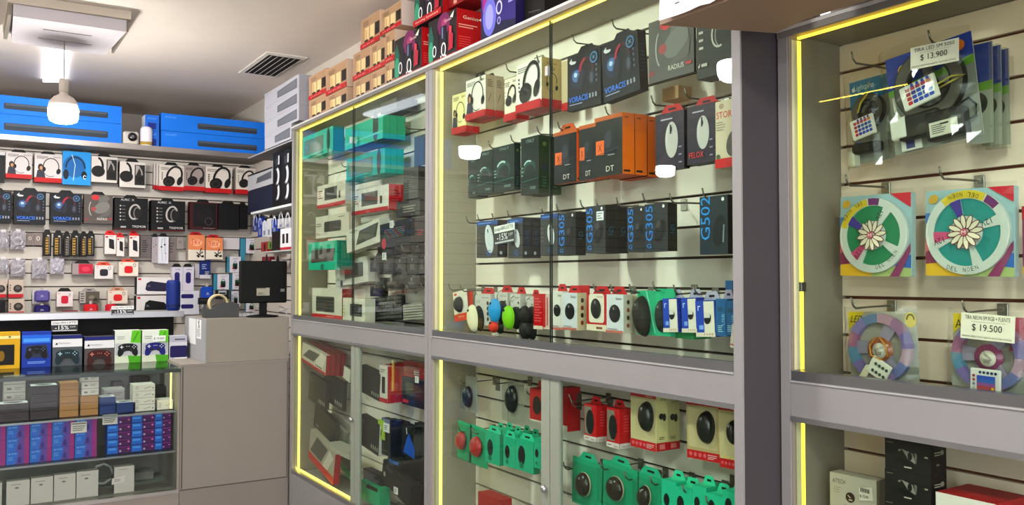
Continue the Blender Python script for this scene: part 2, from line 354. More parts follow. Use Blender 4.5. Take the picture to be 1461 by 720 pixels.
# ============================================================ DISPLAY CASES ALONG THE RIGHT WALL
FR = '9d9b9c'; AL = 'b8babe:m'; IN = 'aaa292'
def display_case(label, Xf, Xb, Y0, Y1, ztop, zr0, zr1, zbot, split, lowsplit, strips, zs=SZ, dark=False, gold=False):
    SE = 'ffd43a:e' + str(STRIP_E * .8) if gold else 'ffe05a:e' + str(STRIP_E); IN = '968e80' if gold else 'aaa292'
    cx = (Y0 + Y1) / 2; e = bpy.data.objects.new('display_case', None); C.objects.link(e); e.location = (Xf, cx, 0)
    e['label'] = label; e['category'] = 'display case'; e['group'] = 'glass fronted display cases along the right wall'
    def part(n, m, par=None):
        o = m.build(n, par or e, (0, 0, 0))
        if par is None: o.location = (-Xf, -cx, 0)
        return o
    P = .028
    for a, b in ((Y0, Y0 + P), (Y1 - P, Y1)):
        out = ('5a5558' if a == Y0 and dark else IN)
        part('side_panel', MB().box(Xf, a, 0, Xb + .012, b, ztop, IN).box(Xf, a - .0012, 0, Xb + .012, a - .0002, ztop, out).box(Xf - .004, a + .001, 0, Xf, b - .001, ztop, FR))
    m = MB(); slats(m, Y0 + P, Y1 - P, zbot, ztop - .02, Xb, 'x', zs, *(('ecdccc', '7a4426') if gold else ())); part('slatted_back_panel', m)
    part('top_panel', MB().box(Xf + .001, Y0 + P, ztop - .018, Xb, Y1 - P, ztop - .001, IN).box(Xf - .006, Y0, ztop - .024, Xf - .0002, Y1, ztop, '8e8a86').box(Xf - .008, Y0, ztop - .010, Xf - .006, Y1, ztop - .002, 'd0cecc'))
    part('middle_rail', MB().box(Xf - .003, Y0 + P, zr0 + .012, Xb, Y1 - P, zr1 - .022, FR).box(Xf - .005, Y0 + P, zr0, Xf + .02, Y1 - P, zr0 + .012, AL).box(Xf - .001, Y0 + P, zr1 - .022, Xf + .028, Y1 - P, zr1, 'a0a2a6:m').box(Xf - .007, Y0 + P, zr1 - .026, Xf - .001, Y1 - P, zr1 - .023, 'b4b4b4'))
    part('base_cabinet', MB().box(Xf - .002, Y0 + P, .07, Xb, Y1 - P, zbot - .016, FR).box(Xf + .02, Y0 + P, 0, Xb, Y1 - P, .07, '5a5856').box(Xf - .005, Y0 + P, zbot - .016, Xf + .03, Y1 - P, zbot, AL))
    for k, (a, b) in enumerate(((Y0 + P, split), (split + .0005, Y1 - P))):
        x = Xf + .008 + k * .008
        g = part('glass_pane', MB().box(x, a, zr1 - .006, x + .004, b, ztop - .026, 'f4faf6:p0.9').box(x - .0003, b - .0025 if k == 0 else a, zr1, x + .0043, b if k == 0 else a + .0004, ztop - .03, '2c3a34'))
    for k, (a, b) in enumerate(((Y0 + P, lowsplit), (lowsplit, Y1 - P))):
        g = part('lower_glass_door', MB().box(Xf + .010, a + .002, zbot + .002, Xf + .014, b - .002, zr0 - .002, 'f4faf6:p0.9'))
        st = a if k else b; s0, s1 = (st + .002, st + .045) if k else (st - .045, st - .002)
        part('door_stile', MB().box(Xf + .004, s0, zbot + .002, Xf + .02, s1, zr0 - .002, '9ea498'), g)
    part('lock', MB().lathe([(.006, 0), (.011, -.004), (.011, -.014), (.006, -.018)], (Xf + .004, lowsplit + .02, (zbot + zr0) / 2 + .02), 'c8c8c8:m', 14, 'x'))
    part('lock', MB().bbox(Xf - .004, split - .006, ztop - .20, Xf + .006, split + .008, ztop - .17, 'd8d8d8:m', .001))
    m = MB().box(Xf + .030, Y1 - P - .004, zr1 + .001, Xf + .041, Y1 - P, ztop - .03, SE); part('led_strip', m)
    m = MB().box(Xf + .010, Y1 - P - .0025, zr1 + .001, Xf + .030, Y1 - P, ztop - .03, 'd8d2b0'); part('strip_channel', m, None)
    part('led_strip', MB().box(Xf + .028, Y0 + P, ztop - .0265, Xf + .036, Y1 - P - .004, ztop - .0215, SE))
    part('led_strip', MB().box(Xf + .030, Y1 - P - .004, zbot + .001, Xf + .041, Y1 - P, zr0 - .002, SE))
    part('strip_channel', MB().box(Xf + .014, Y1 - P - .0025, zbot + .001, Xf + .030, Y1 - P, zr0 - .002, 'd8d2b0'))
    if gold:
        for z in (1.52, .92): part('strip_clip', MB().bbox(Xf + .027, Y1 - P - .010, z, Xf + .044, Y1 - P - .0005, z + .022, '7a7876:m', .001))
    if strips: part('led_strip', MB().box(Xf + .020, lowsplit, zbot + .001, Xf + .030, Y1 - P - .004, zbot + .006, SE))
    return e
display_case('far glass display case full of keyboards beside the wooden counter', 1.5, 1.69, 2.90, 4.50, 2.37, 1.25, 1.357, .54, 3.68, 3.63, True)
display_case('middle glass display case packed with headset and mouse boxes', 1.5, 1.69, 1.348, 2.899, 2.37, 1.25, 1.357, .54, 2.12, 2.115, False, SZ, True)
display_case('nearest glass display case, lower than the others, holding round led strip packs', 1.62, 1.81, -.15, 1.342, 2.14, 1.222, 1.338, .54, .45, .45, False, [1.505 + .0915 * k for k in range(-12, 8)], False, True)

# bulkhead above the nearest case, its aisle side pasted with crumpled white paper
m = MB().prism([(1.245, 1.344), (1.50, 1.25), (1.47, 1.14), (1.465, -1.2), (1.24, -1.2)], 2.09, CEIL - .001, 'a8907c', 'z')
bk = struct(m.build('trim_1'))
m = MB(); rn = random.Random(3)
for i in range(9):
    y = 1.33 - i * .2
    vs = []; fs = []; nx, nz = 8, 10
    for a in range(nx + 1):
        for b in range(nz + 1): vs.append((1.232 + rn.uniform(-.005, .004), y - .19 * a / nx, 2.093 + .42 * b / nz))
    for a in range(nx):
        for b in range(nz): q = a * (nz + 1) + b; fs.append((q, q + 1, q + nz + 2, q + nz + 1))
    m.add(vs, fs, 'eeeef2:g')
for i in range(160):
    y = 1.33 - rn.random() * .4; z = 2.11 + rn.random() * .3; a = rn.uniform(-.5, .5); l = rn.uniform(.004, .014)
    m.box(1.2225, y - l, z, 1.2235, y, z + .003, '6a6a74')
o = m.build('paper_covering'); reg(o, 'crumpled white printed paper pasted along the bulkhead above', 'paper', 'the nearest display case')

# ============================================================ CEILING: vent, air conditioner, lamps
e = MB().prism([(1.372, 4.555), (1.60, 4.555), (1.60, 5.115), (1.372, 5.115)], CEIL - .006, CEIL, 'e4ded8', 'z').build('ceiling_vent')
MB().box(1.397, 4.60, CEIL - .0075, 1.575, 5.07, CEIL - .006, '181614').build('duct_opening', e)
for k in range(6):
    x = 1.402 + k * .0325; MB().add([(x, 4.6, CEIL - .016), (x + .012, 4.6, CEIL - .007), (x + .012, 5.07, CEIL - .007), (x, 5.07, CEIL - .016), (x + .002, 4.6, CEIL - .017), (x + .014, 4.6, CEIL - .008), (x + .014, 5.07, CEIL - .008), (x + .002, 5.07, CEIL - .017)], [(0, 1, 2, 3), (4, 5, 6, 7), (0, 3, 7, 4), (1, 2, 6, 5), (0, 1, 5, 4), (3, 2, 6, 7)], 'd4cec8').build('louvre', e)
reg(e, 'white slotted air vent in the ceiling near the far display case', 'vent', 'and white boxes')
e = MB().prism([(.155, 4.22), (.64, 4.20), (.64, 4.76), (.155, 4.76)], 2.735, CEIL - .001, 'c0b6aa', 'z').build('ceiling_air_unit')
MB().prism([(.175, 4.235), (.625, 4.225), (.60, 4.74), (.19, 4.72)], 2.682, 2.735, 'c2bcc0', 'z').build('lower_panel', e)
MB().box(.627, 4.25, 2.69, .637, 4.7, 2.735, '8c8478').build('side_flap', e); MB().box(.157, 4.25, 2.69, .172, 4.7, 2.735, '8c8478').build('side_flap', e)
MB().box(.30, 4.38, 2.680, .50, 4.388, 2.684, '8a8480').build('air_slot', e); MB().box(.29, 4.55, 2.680, .52, 4.556, 2.684, '8a8480').build('air_slot', e)
reg(e, 'square white air conditioning unit on the ceiling above the hanging bulb', 'air conditioner', 'at upper left')
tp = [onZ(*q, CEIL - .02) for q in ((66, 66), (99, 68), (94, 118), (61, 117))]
e = MB().prism([(q.x, q.y) for q in tp], CEIL - .02, CEIL - .001, 'f2f6ff:e2.4', 'z').build('ceiling_glow')  # emissive slab shaped as the bright glow streak on the ceiling
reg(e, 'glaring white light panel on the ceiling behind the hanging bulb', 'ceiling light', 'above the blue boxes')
def lamp(x, y, z, cord_top, where, seen=True):
    e = bpy.data.objects.new('pendant_lamp', None); C.objects.link(e); e.location = (x, y, z)
    MB().lathe([(.030, -.004), (.060, -.010), (.066, -.020), (.065, -.055), (.058, -.076), (.036, -.086), (.004, -.088)], (0, 0, .0), 'fffdf6:e' + str(LAMP_E), 24).build('bulb_diffuser', e)
    MB().lathe([(.060, -.014), (.065, -.009), (.062, .012), (.044, .036), (.020, .050), (.018, .058)], (0, 0, 0), 'd0c6c0', 24).build('bulb_body', e)
    MB().lathe([(.012, .056), (.021, .060), (.022, .115), (.019, .124), (.006, .127)], (0, 0, 0), 'c2b8b0', 20).build('socket', e)
    MB().tube([(0, 0, .125), (0, 0, cord_top - z)], .0028, 'a09890').build('cord', e)
    MB().tube([(-.018, 0, .046), (-.05, 0, .046), (-.05, 0, .03)], .0018, '5a5450').build('hook_wire', e)
    reg(e, 'white hanging LED bulb', 'lamp', where, group='hanging LED bulbs'); return e
lamp(.402, 4.55, 2.375, 2.680, 'below the ceiling air unit at upper left')
lamp(.53, 2.27, 2.395, CEIL, 'above the aisle nearest the middle case')
lamp(.50, .07, 2.395, CEIL, 'above the aisle right over the viewer')
lamp(-1.1, 4.4, 2.345, CEIL, 'at the far left of the shop')

lamp(-1.1, 0.0, 2.345, CEIL, 'at the left of the shop entrance')

# ============================================================ COUNTER, GLASS SHOWCASE, CASH DESK
CY = 4.527; WD = 'a09991'
e = MB().box(.943, CY, .49, 1.496, 5.0, 1.108, WD).build('counter_cabinet')
MB().box(.943, CY - .004, 1.108, 1.496, 5.0, 1.118, 'a49d95').build('worktop', e)
MB().box(.943, CY - .002, 0, 1.496, 5.0, .487, '9a938b').box(.943, CY - .003, .487, 1.496, CY + .01, .492, '6c6660').build('plinth', e)
MB().box(.950, CY - .0015, .495, .956, CY, 1.105, '6c6660').box(1.488, CY - .0015, .495, 1.492, CY, 1.105, '6c6660').build('edge_trim', e)
reg(e, 'plain greige counter cabinet between the glass showcase and far display case', 'counter', 'on the left')
e = MB().box(1.067, CY + .001, 1.119, 1.496, 5.01, 1.343, 'a59e94').build('cash_desk_riser')
MB().box(1.062, CY, 1.119, 1.0665, 5.01, 1.343, 'a8a8ac').build('side_panel', e)
reg(e, 'raised beige cash desk box carrying the monitor and tape dispenser', 'desk', 'on the counter')
m = MB().box(1.0605, 4.62, 1.235, 1.0615, 4.72, 1.335, 'e8e8ea').box(1.0605, 4.74, 1.20, 1.0615, 4.90, 1.335, 'e2e2e4'); a = Art(m, (1.0605, 4.72, 1.235), (0, -1, 0), (0, 0, 1), (-1, 0, 0), .1, .1)
a.lines(.1, .1, .9, .5, 5, '8a8a90'); a.t('%', .3, .55, .7, .95, '4a4a50'); o = m.build('taped_notice'); reg(o, 'pair of white printed notices taped', 'notice', 'on the side of the cash desk')
# showcase
e = bpy.data.objects.new('glass_showcase', None); C.objects.link(e); e.location = (.3, CY, 0)
def sp(n, m): o = m.build(n, e); o.location = (-.3, -CY, 0); return o
sx0 = -1.2
sp('base', MB().box(sx0, CY, 0, .941, 5.0, .478, 'a29a92').box(sx0, CY - .003, .478, .941, CY + .015, .496, 'c4c0ba:m'))
sp('back_panel', MB().box(sx0, 4.985, .478, .941, 5.0, 1.10, '8c8a84'))
sp('end_panel', MB().box(.929, CY, .496, .941, 4.985, 1.10, 'a29c94'))
sp('deck', MB().box(sx0, CY + .015, .48, .929, 4.985, .496, '8e8a84'))
sp('glass_top', MB().box(sx0, CY - .01, 1.100, .93, 5.0, 1.110, 'e4eeea:p1'))
sp('top_frame', MB().box(sx0, CY - .014, 1.082, .941, CY - .0005, 1.0995, '45524c:g').box(sx0, 4.84, 1.094, .93, 4.985, 1.0995, '5c6663'))
sp('glass_front', MB().box(sx0, CY + .002, .497, .93, CY + .006, 1.090, 'fafcfb:p0.8'))
for z in (.887, .688): sp('glass_shelf', MB().box(sx0, CY + .02, z - .006, .925, 4.9, z, 'eef4f2:p0.7').box(sx0, CY + .012, z - .008, .925, CY + .02, z + .001, '9a9c9a:m'))
sp('led_strip', MB().box(.899, 4.55, .90, .905, 4.556, 1.085, 'fff06a:e2'))
reg(e, 'glass showcase counter filled with small boxes', 'showcase', 'at lower left')
# raised shelf behind the showcase
e = MB().box(-1.2, 5.0, 1.345, 1.055, 5.30, 1.368, '9a9896').build('raised_shelf')
MB().box(-1.2, 4.992, 1.340, 1.055, 5.0, 1.371, 'b0b0b2:m').build('aluminium_edge', e)
MB().box(-1.2, 5.27, .5, 1.055, 5.29, 1.344, '3a3836').build('backboard', e)
reg(e, 'long aluminium edged shelf raised over the game controller boxes', 'shelf', 'behind the showcase')
# top shelf on the back wall
e = MB().box(-2.7, 5.70, 2.350, 1.695, 6.0, 2.378, 'a09a96').build('wall_shelf')
MB().box(-2.7, 5.692, 2.352, 1.697, 5.70, 2.381, 'a8a2a0:m').build('front_edge', e)
reg(e, 'long grey shelf high on the back wall', 'shelf', 'under the blue soundbar boxes')

# ============================================================ PRODUCTS IN THE MIDDLE CASE, UPPER PART
MH = 'top row, middle case'
K = crop(610, 60, 5.143); H = crop(800, 10, 5.142); XR = 1.545
RED = 'c41e26'
def F_headset(a):
    a.lines(.08, .82, .5, .93, 3, '5a5450'); a.t('Genius', .68, .88, .94, .94, '4a4442'); headset(a, .60, .56, 1.0); person(a, .22, .38, .9); a.r(0, 0, 1, .16, RED)
def F_phone(a):
    a.lines(.06, .8, .45, .92, 3, '5a5450'); a.t('Genius', .66, .88, .95, .94, '4a4442')
    for i in range(4): a.e(.12, .44 + .08 * i, .03, .03, '4a4442', n=8)
    headphone(a, .56, .60, 1.0); a.r(0, 0, 1, .17, RED)
def S_phone(a):
    a.t('Genius', .25, .87, .75, .92, '5a4a3a'); a.lines(.2, .74, .8, .84, 3, '6a5a48'); headset(a, .5, .55, .9); a.r(0, 0, 1, .17, RED)
def S_lines(a): a.lines(.2, .7, .85, .9, 5, '6a5a48'); a.ln(.3, .35, .6, .55, .05, '5a4a3a'); a.r(0, 0, 1, .16, RED)
pack('headset_box', K(183, 378, 282, 668), 'small cream headset box with red base', 'box', MH, X=XR, T=.06, base='efe4ac', side='d8c898', band=(.16, RED), F=F_headset, yaw=4)
pack('headset_box', K(283, 262, 425, 560), 'white box picturing a slim headset with microphone', 'box', MH, X=XR, u2=K(490, 0)[0], base='ece8de', side='b8a68c', band=(.15, RED), F=F_headset, Rr=S_lines, n=1, tab='2a2624', ndesc='white headset box with red base')
pack('headphone_box', K(566, 262, 655, 575), 'narrow white headphone box with red base partly hidden', 'box', MH, X=XR + .03, T=.05, base='ebe4d2', side='c8b890', band=(.12, RED), F=F_phone)
pack('headphone_box', K(655, 140, 835, 500), 'big white box picturing black over-ear headphones', 'box', MH, X=XR, u2=K(985, 0)[0], base='ece8e0', side='ccb67c', band=(.15, RED), F=F_phone, Rr=S_phone, tab='8a8478')
pack('headphone_box', K(985, 140, 1028, 500), 'tan edge of a headphone box with red base', 'box', MH, X=XR + .055, u2=K(1056, 0)[0], base='cfc0a0', side='c4b490', band=(.15, RED))
def F_vor(a):
    a.e(.3, .58, .22, .22, '2c3c60'); a.e(.28, .6, .13, .12, '5878a8'); a.e(.26, .62, .05, .045, 'b8d0e8')
    a.arc(.58, .62, .22, .3, .05, 0, 180, '6a2c3c'); a.arc(.58, .62, .22, .3, .06, 100, 170, 'b02c44'); a.e(.75, .5, .09, .16, '3a3c4c'); a.e(.42, .48, .1, .15, '34364a'); a.e(.75, .5, .05, .1, '5a5c70')
    a.p([(.08, .87), (.16, .93), (.16, .88), (.3, .86), (.26, .82), (.14, .82)], 'd4d4d8'); a.e(.82, .84, .11, .11, '5888b0'); a.e(.82, .84, .08, .08, '26344a'); a.t('X', .78, .81, .86, .87, '88b8d8')
    a.t('VORACIS', .08, .13, .66, .23, '4a94ff'); a.lines(.1, .07, .6, .11, 1, 'a0a8c0')
    for i in range(3): a.r(.7 + .09 * i, .14, .745 + .09 * i, .22, '9aa0b0')
    for i in range(4): a.r(.9, .4 + .09 * i, .94, .44 + .09 * i, '6a7080')
def S_dark(a): a.lines(.2, .3, .8, .8, 8, '3a5060')
pack('headset_box', H(52, 325, 292, 738), 'black gaming headset box with blue glow, smaller looking', 'box', MH, X=XR, u2=H(340, 0)[0], base='23242c', side='182c38', F=F_vor, Rr=S_dark, tab='1c1c1e', yaw=2, group='gaming headset boxes')
pack('headset_box', H(318, 215, 580, 655), 'black gaming headset box with blue glow and glossy side', 'box', MH, X=XR - .01, u2=H(652, 0)[0], base='22242e', side='33241e', F=F_vor, Rr=S_dark, roll=-4, tab='1c1c1e', group='gaming headset boxes')
def F_rad(a):
    a.e(.4, .9, .14, .1, 'd04048'); a.p([(.52, .92), (.78, 1), (.9, .9), (.8, .74), (.66, .7), (.6, .62), (.46, .6), (.5, .75)], '7e7c78'); a.e(.62, .55, .3, .2, '8a8884', 30)
    a.arc(.3, .52, .14, .3, .03, 120, 250, 'b8b6b2'); a.e(.33, .5, .09, .08, 'b05858'); a.p([(.3, .1), (.9, .3), (.95, .6), (.8, .45)], '74726e')
    a.t('RADIUS', .46, .12, .8, .2, 'e8e4dc'); a.r(.84, .14, .96, .19, 'c04048'); a.p([(.02, .1), (.14, .13), (.16, .18), (.04, .16)], 'b04048')
pack('headset_box', H(650, 60, 972, 520), 'large grey gaming headset box with red spot', 'box', MH, X=XR - .01, u2=H(998, 0)[0], base='6a6864', side='2e2a26', F=F_rad)
def F_trem(a):
    a.arc(.66, .66, .24, .34, .04, 60, 300, 'd8d4cc', rot=-15); a.arc(.74, .66, .22, .34, .03, 70, 260, 'a8a49c', rot=-15); a.e(.75, .6, .14, .2, '3c3a36', -15)
    for i in range(4): a.r(.08, .45 + i * .12, .2, .49 + i * .12, 'cfcbc4')
    a.p([(.06, .18), (.12, .24), (.1, .16)], 'e0dcd4'); a.r(.16, .17, .32, .22, 'cfcbc4')
pack('headset_box', H(1000, 20, 1262, 500), 'dark grey box with silver headset outline, at the right frame', 'box', MH, X=XR - .01, T=.05, base='45443f', F=F_trem)
pack('shade_slab', H(745, 585, 862, 680), 'small tan slab imitating shade low behind headset boxes', 'box', MH, X=1.62, T=.05, base='b8966c')  # tan slab stands in for the shadow under the headset boxes

MR = 'second row, middle case'
J = crop(640, 170, 6.0); I = crop(780, 130, 4.8)
def F_teal(a):
    a.t('ONLY', .3, .90, .75, .96, '9cb0a8'); a.e(.5, .45, .34, .24, '2a5a54', 10); a.e(.5, .40, .26, .2, '16302e', 10); a.arc(.45, .45, .3, .26, .05, 60, 150, 'b4d0c8'); a.t('mouse', .55, .08, .85, .13, '98b0a8'); a.ln(0, .22, 1, .26, .03, '3c6c64'); a.lines(.06, .3, .2, .5, 3, '8aa8a0')
def S_teal(a): a.e(.5, .85, .18, .18, '7a8a48', n=12); a.e(.5, .45, .3, .35, '2c4a5c'); a.lines(.3, .1, .7, .3, 4, '5c8080')
for i, (r, u2) in enumerate([((168, 335, 245, 668), None), ((247, 270, 380, 640), None), ((385, 225, 562, 615), 617), ((620, 150, 772, 640), 868)]):
    pack('mouse_box', J(*r), 'dark green mouse box with white print', 'box', MR, X=XR, u2=J(u2, 0)[0] if u2 else None, T=.045, base='10302a', side='1c463e' if i < 3 else '36542e', F=F_teal, Rr=S_teal, n=1 if i == 3 else 0, ndesc='dark green mouse box')
def F_or(a):
    a.r(0, .93, 1, 1, 'c06a2a'); a.e(.55, .55, .24, .34, '3a3c46', -8); a.e(.5, .6, .13, .2, '4e505c', -8); a.r(.06, .36, .36, .6, 'e8793c'); a.t('X', .14, .42, .28, .54, '5a3020'); a.lines(.5, .32, .85, .36, 1, 'a8a8b0')
    a.t('DT', .44, .07, .72, .16, 'e0d8d0'); a.ln(.0, .35, .9, .44, .015, '5c5e68')
def S_or(a): a.r(.1, .035, .62, .07, '3a2a1c'); a.lines(.15, .9, .7, .95, 1, '9a4c10')
pack('mouse_box', I(52, 270, 205, 628), 'slate front gaming mouse box with orange side', 'box', MR, X=XR, u2=I(242, 0)[0], base='33353c', side='e8761c', bot='d8541c', F=F_or, Rr=S_or, tab='c86020')
pack('mouse_box', I(222, 228, 336, 606), 'slate front gaming mouse box with orange square patch', 'box', MR, X=XR, T=.04, base='34353a', side='e8761c', bot='d8541c', F=F_or)
pack('mouse_box', I(330, 165, 518, 578), 'tall slate gaming mouse box with bright orange side', 'box', MR, X=XR, u2=I(608, 0)[0], base='383a36', side='f0821c', bot='e06018', F=F_or, Rr=S_or, n=2, ndesc='bright orange sided mouse box')
def F_fel(nm):
    def f(a):
        a.lines(.2, .86, .75, .92, 1, 'b8b0c0'); mousepic(a, .58, .52, .22, .44, 0, 'c8c4c0', 'd8d4d0', '4a4a58'); a.ln(.56, .62, .56, .78, .05, '3a3848')
        if nm: a.t(nm, .1, .1, .62, .2, 'e04848')
        for i in range(3): a.r(.84, .1 + .13 * i, .95, .125 + .13 * i, '9a90a8')
    return f
pack('mouse_box', I(745, 145, 940, 540), 'purple mouse box without a name', 'box', MR, X=XR, u2=I(985, 0)[0], base='46364e', side='3a3238', F=F_fel(None), tab=RED)
pack('mouse_box', I(963, 92, 1152, 492), 'purple mouse box with red lettering', 'box', MR, X=XR, T=.04, base='46364e', side='2e2a30', F=F_fel('FELOX'), tab=RED)
def F_sto(a):
    a.t('STORM', .06, .74, 1.0, .84, 'd83a34'); a.e(.3, .92, .12, .1, 'b8a090'); a.lines(.05, .55, .5, .7, 4, 'a89c8c'); a.e(.9, .35, .35, .5, '6a645c', -20); a.r(0, 0, 1, .14, 'd02028'); a.e(.15, .17, .1, .09, '5a6a4a')
pack('mouse_box', I(1157, 60, 1300, 522), 'cream mouse box with red lettering and red base', 'box', MR, X=XR, T=.04, base='d8ccb4', F=F_sto, band=None)

MG = 'third row, middle case'
Q3 = crop(660, 270, 6.0); L3 = crop(840, 270, 6.0)
def F_gw(a):
    a.r(0, .88, 1, 1, '2c5a9a'); a.lines(.1, .9, .8, .97, 1, '6a9ad8'); mousepic(a, .62, .5, .19, .36, 14, 'd0d4d8', 'e4e6ea', '5a6068'); a.t('G', .5, .06, .72, .2, '2c7ac4'); a.lines(.05, .3, .3, .7, 4, '6a6460')
def F_g(t):
    def f(a):
        a.r(0, 0, .38, 1, '3a4250'); a.t(t, .05, .22, .36, .96, '2f8fe0', 90); a.t('G', .1, .07, .3, .16, '3a98e0'); a.e(.68, .42, .19, .36, '222226', -25); a.e(.62, .56, .1, .12, '5c5458', -25); a.e(.7, .4, .1, .16, '34303a', -25); a.e(.85, .93, .05, .05, 'e8e8ec'); a.ln(.42, .2, .9, .18, .01, '7a2c3c')
    return f
def S_g(a): a.t('G', .3, .42, .7, .55, '1f6c84'); a.lines(.25, .36, .75, .4, 1, '2a7080')
def S_g2(a): a.t('G305', .3, .3, .7, .7, '285a8c', 90); a.r(.2, .08, .45, .16, 'b8c0c8'); a.lines(.2, .8, .8, .9, 2, '5a6068')
pack('mouse_box', Q3(120, 268, 300, 584), 'grey mouse box with blue top strip', 'box', MG, X=XR, u2=Q3(385, 0)[0], base='55524e', side='2c2a2c', F=F_gw, Rr=S_g2)
pack('mouse_box', Q3(390, 250, 515, 588), 'grey mouse box with blue top strip', 'box', MG, X=XR, u2=Q3(590, 0)[0], base='4c4c4c', side='34383e', F=F_gw, Rr=S_g2, n=1)
pack('mouse_box', Q3(668, 210, 815, 565), 'grey mouse box with blue top strip', 'box', MG, X=XR, T=.04, base='4e5052', side='1e2226', F=F_gw, Rr=S_g2)
pack('mouse_box', Q3(820, 200, 968, 565), 'black mouse box lettered upward in blue', 'box', MG, X=XR, u2=Q3(1055, 0)[0], base='3a3a3e', side='26221e', F=F_g('G305'), Rr=S_g, group=None)
pack('mouse_box', Q3(1055, 140, 1222, 545), 'blue lettered black box with white tag', 'box', MG, X=XR, u2=L3(240, 0)[0], base='46484a', side='2a2822', F=lambda a: (F_g('G305')(a), a.r(.6, .68, .96, .87, 'e4e6ea'), a.lines(.64, .7, .92, .85, 3, '8a8c90')), Rr=S_g, n=1)
pack('mouse_box', L3(330, 150, 478, 535), 'black mouse box lettered upward in blue', 'box', MG, X=XR, T=.05, base='3a3a3c', side='26221e', F=F_g('G305'), Rr=S_g)
pack('mouse_box', L3(480, 120, 676, 530), 'black mouse box lettered upward in blue', 'box', MG, X=XR, u2=L3(760, 0)[0], base='44464a', side='2e2c24', F=F_g('G305'), Rr=S_g)
pack('mouse_box', L3(952, 55, 1190, 555), 'larger black box with biggest blue characters', 'box', MG, X=XR - .01, u2=L3(1250, 0)[0], base='34444c', side='26241e', F=lambda a: (a.r(0, 0, .36, 1, '2c4454'), a.t('G502', .04, .25, .38, 1.0, '2a9ae0', 90), a.e(.7, .4, .22, .42, '1c2c30', -10), a.ln(.85, .2, .88, .5, .05, '8a989c'), a.e(.85, .93, .05, .05, 'e8e8ec')))
def price_sign(name, rect, desc, where, X=None, Y=None, F=None, c='e8e8e6', t=.0012, roll=0, yaw=0, cat='sign'):
    m, w, h, z0, ang, ex, dp = frame_of(rect, X, Y, yaw); mb = MB(); mb.box(-w / 2, 0, 0, w / 2, t, h, c)
    if F: F(Art(mb, (-w / 2, 0, 0), (1, 0, 0), (0, 0, 1), (0, -1, 0), w, h))
    o = mb.build(name, None, (m.x, m.y, z0), (0, math.radians(roll), ang)); reg(o, desc, cat, where, (rect[0] + rect[2]) / 2); return o
def F_bil(a): a.r(0, 0, 1, .62, '4a4a4e'); a.t('pagoBILLETE', .06, .70, .94, .92, '4a4a4e'); a.t('-15%', .14, .2, .66, .55, 'f0f0f0'); a.t('OFF', .7, .34, .92, .5, 'd0d0d0'); a.r(.04, .05, .96, .14, 'c8c8cc')
price_sign('discount_sign', Q3(275, 300, 450, 462), 'black and white discount card offering minus 15%', 'on the middle case glass', X=1.535, F=F_bil, roll=-4)

MB4 = 'fourth row, middle case'
M4 = crop(620, 390, 6.545); N4 = crop(820, 390, 5.54)
def card(name, rect, desc, where, X, base, F=None, T=.004, roll=0, yaw=0, mouse=None, mcol='262628', mcol2=None, blister=None, cat='blister pack', tab=None, dep=.028, group=None, band=None):
    """flat card with a real mouse bulging from it, under a clear cover if blister"""
    X = max(X, 1.562 if dep < .035 else 1.572) if mouse else X
    o = pack(name, rect, desc, cat, where, X=X, T=T, base=base, F=F, roll=roll, yaw=yaw, tab=tab, group=group, band=band)[0]
    m, w, h, z0, ang, ex, dp = frame_of(rect, X, None, yaw)
    if mouse:
        cx, cy, rx, ry, rt = mouse; b = MB(); x = (cx - .5) * w; z = cy * h
        rx *= .84; dep *= .8; b.dome(x, z, -.003, rx * w, ry * h, dep, mcol, math.radians(rt), 22, 7, .06); mo = b.build('mouse', o)
        b = MB(); b.dome(x, z, -.0032, rx * w * 1.03, ry * h * 1.02, dep * .45, mcol2 or '1a1a1c', math.radians(rt), 22, 5, .06); b.build('mouse_skirt', mo)
        q = math.radians(rt); b = MB(); b.lathe([(.002, -.003), (.005, -.002), (.005, .002), (.002, .003)], (x - math.sin(q) * ry * h * .55, -dep * .86, z + math.cos(q) * ry * h * .55), '8a8a8c:g', 12, 'x'); b.build('scroll_wheel', mo)
    if blister:
        x0, y0, x1, y1 = blister; b = MB(); X0, X1, Z0, Z1 = (x0 - .5) * w, (x1 - .5) * w, y0 * h, y1 * h; i = .006; d = dep + .004
        b.add([(X0, -.001, Z0), (X1, -.001, Z0), (X1, -.001, Z1), (X0, -.001, Z1), (X0 + i, -d, Z0 + i), (X1 - i, -d, Z0 + i), (X1 - i, -d, Z1 - i), (X0 + i, -d, Z1 - i)], [(0, 1, 5, 4), (1, 2, 6, 5), (2, 3, 7, 6), (3, 0, 4, 7), (4, 5, 6, 7)], 'f2f6f4:q1.2')
        b.build('clear_blister', o)
    return o
def F_m1(a): a.r(0, 0, 1, .24, 'e0502c'); a.t('TIPSO', .25, .1, .75, .17, 'f0c8b0'); a.r(.1, .88, .3, .95, 'd04a3c')
card('mouse_card', M4(190, 160, 315, 440), 'white and orange card holding a small dark mouse', MB4, XR - .01, 'e6e2d4', F_m1, roll=-9, mouse=(.5, .55, .3, .26, 0), mcol='3a3834', cat='mouse pack')
card('mouse_card', M4(292, 165, 350, 370), 'narrow orange card', MB4, XR + .03, 'd8502c', None, cat='card')
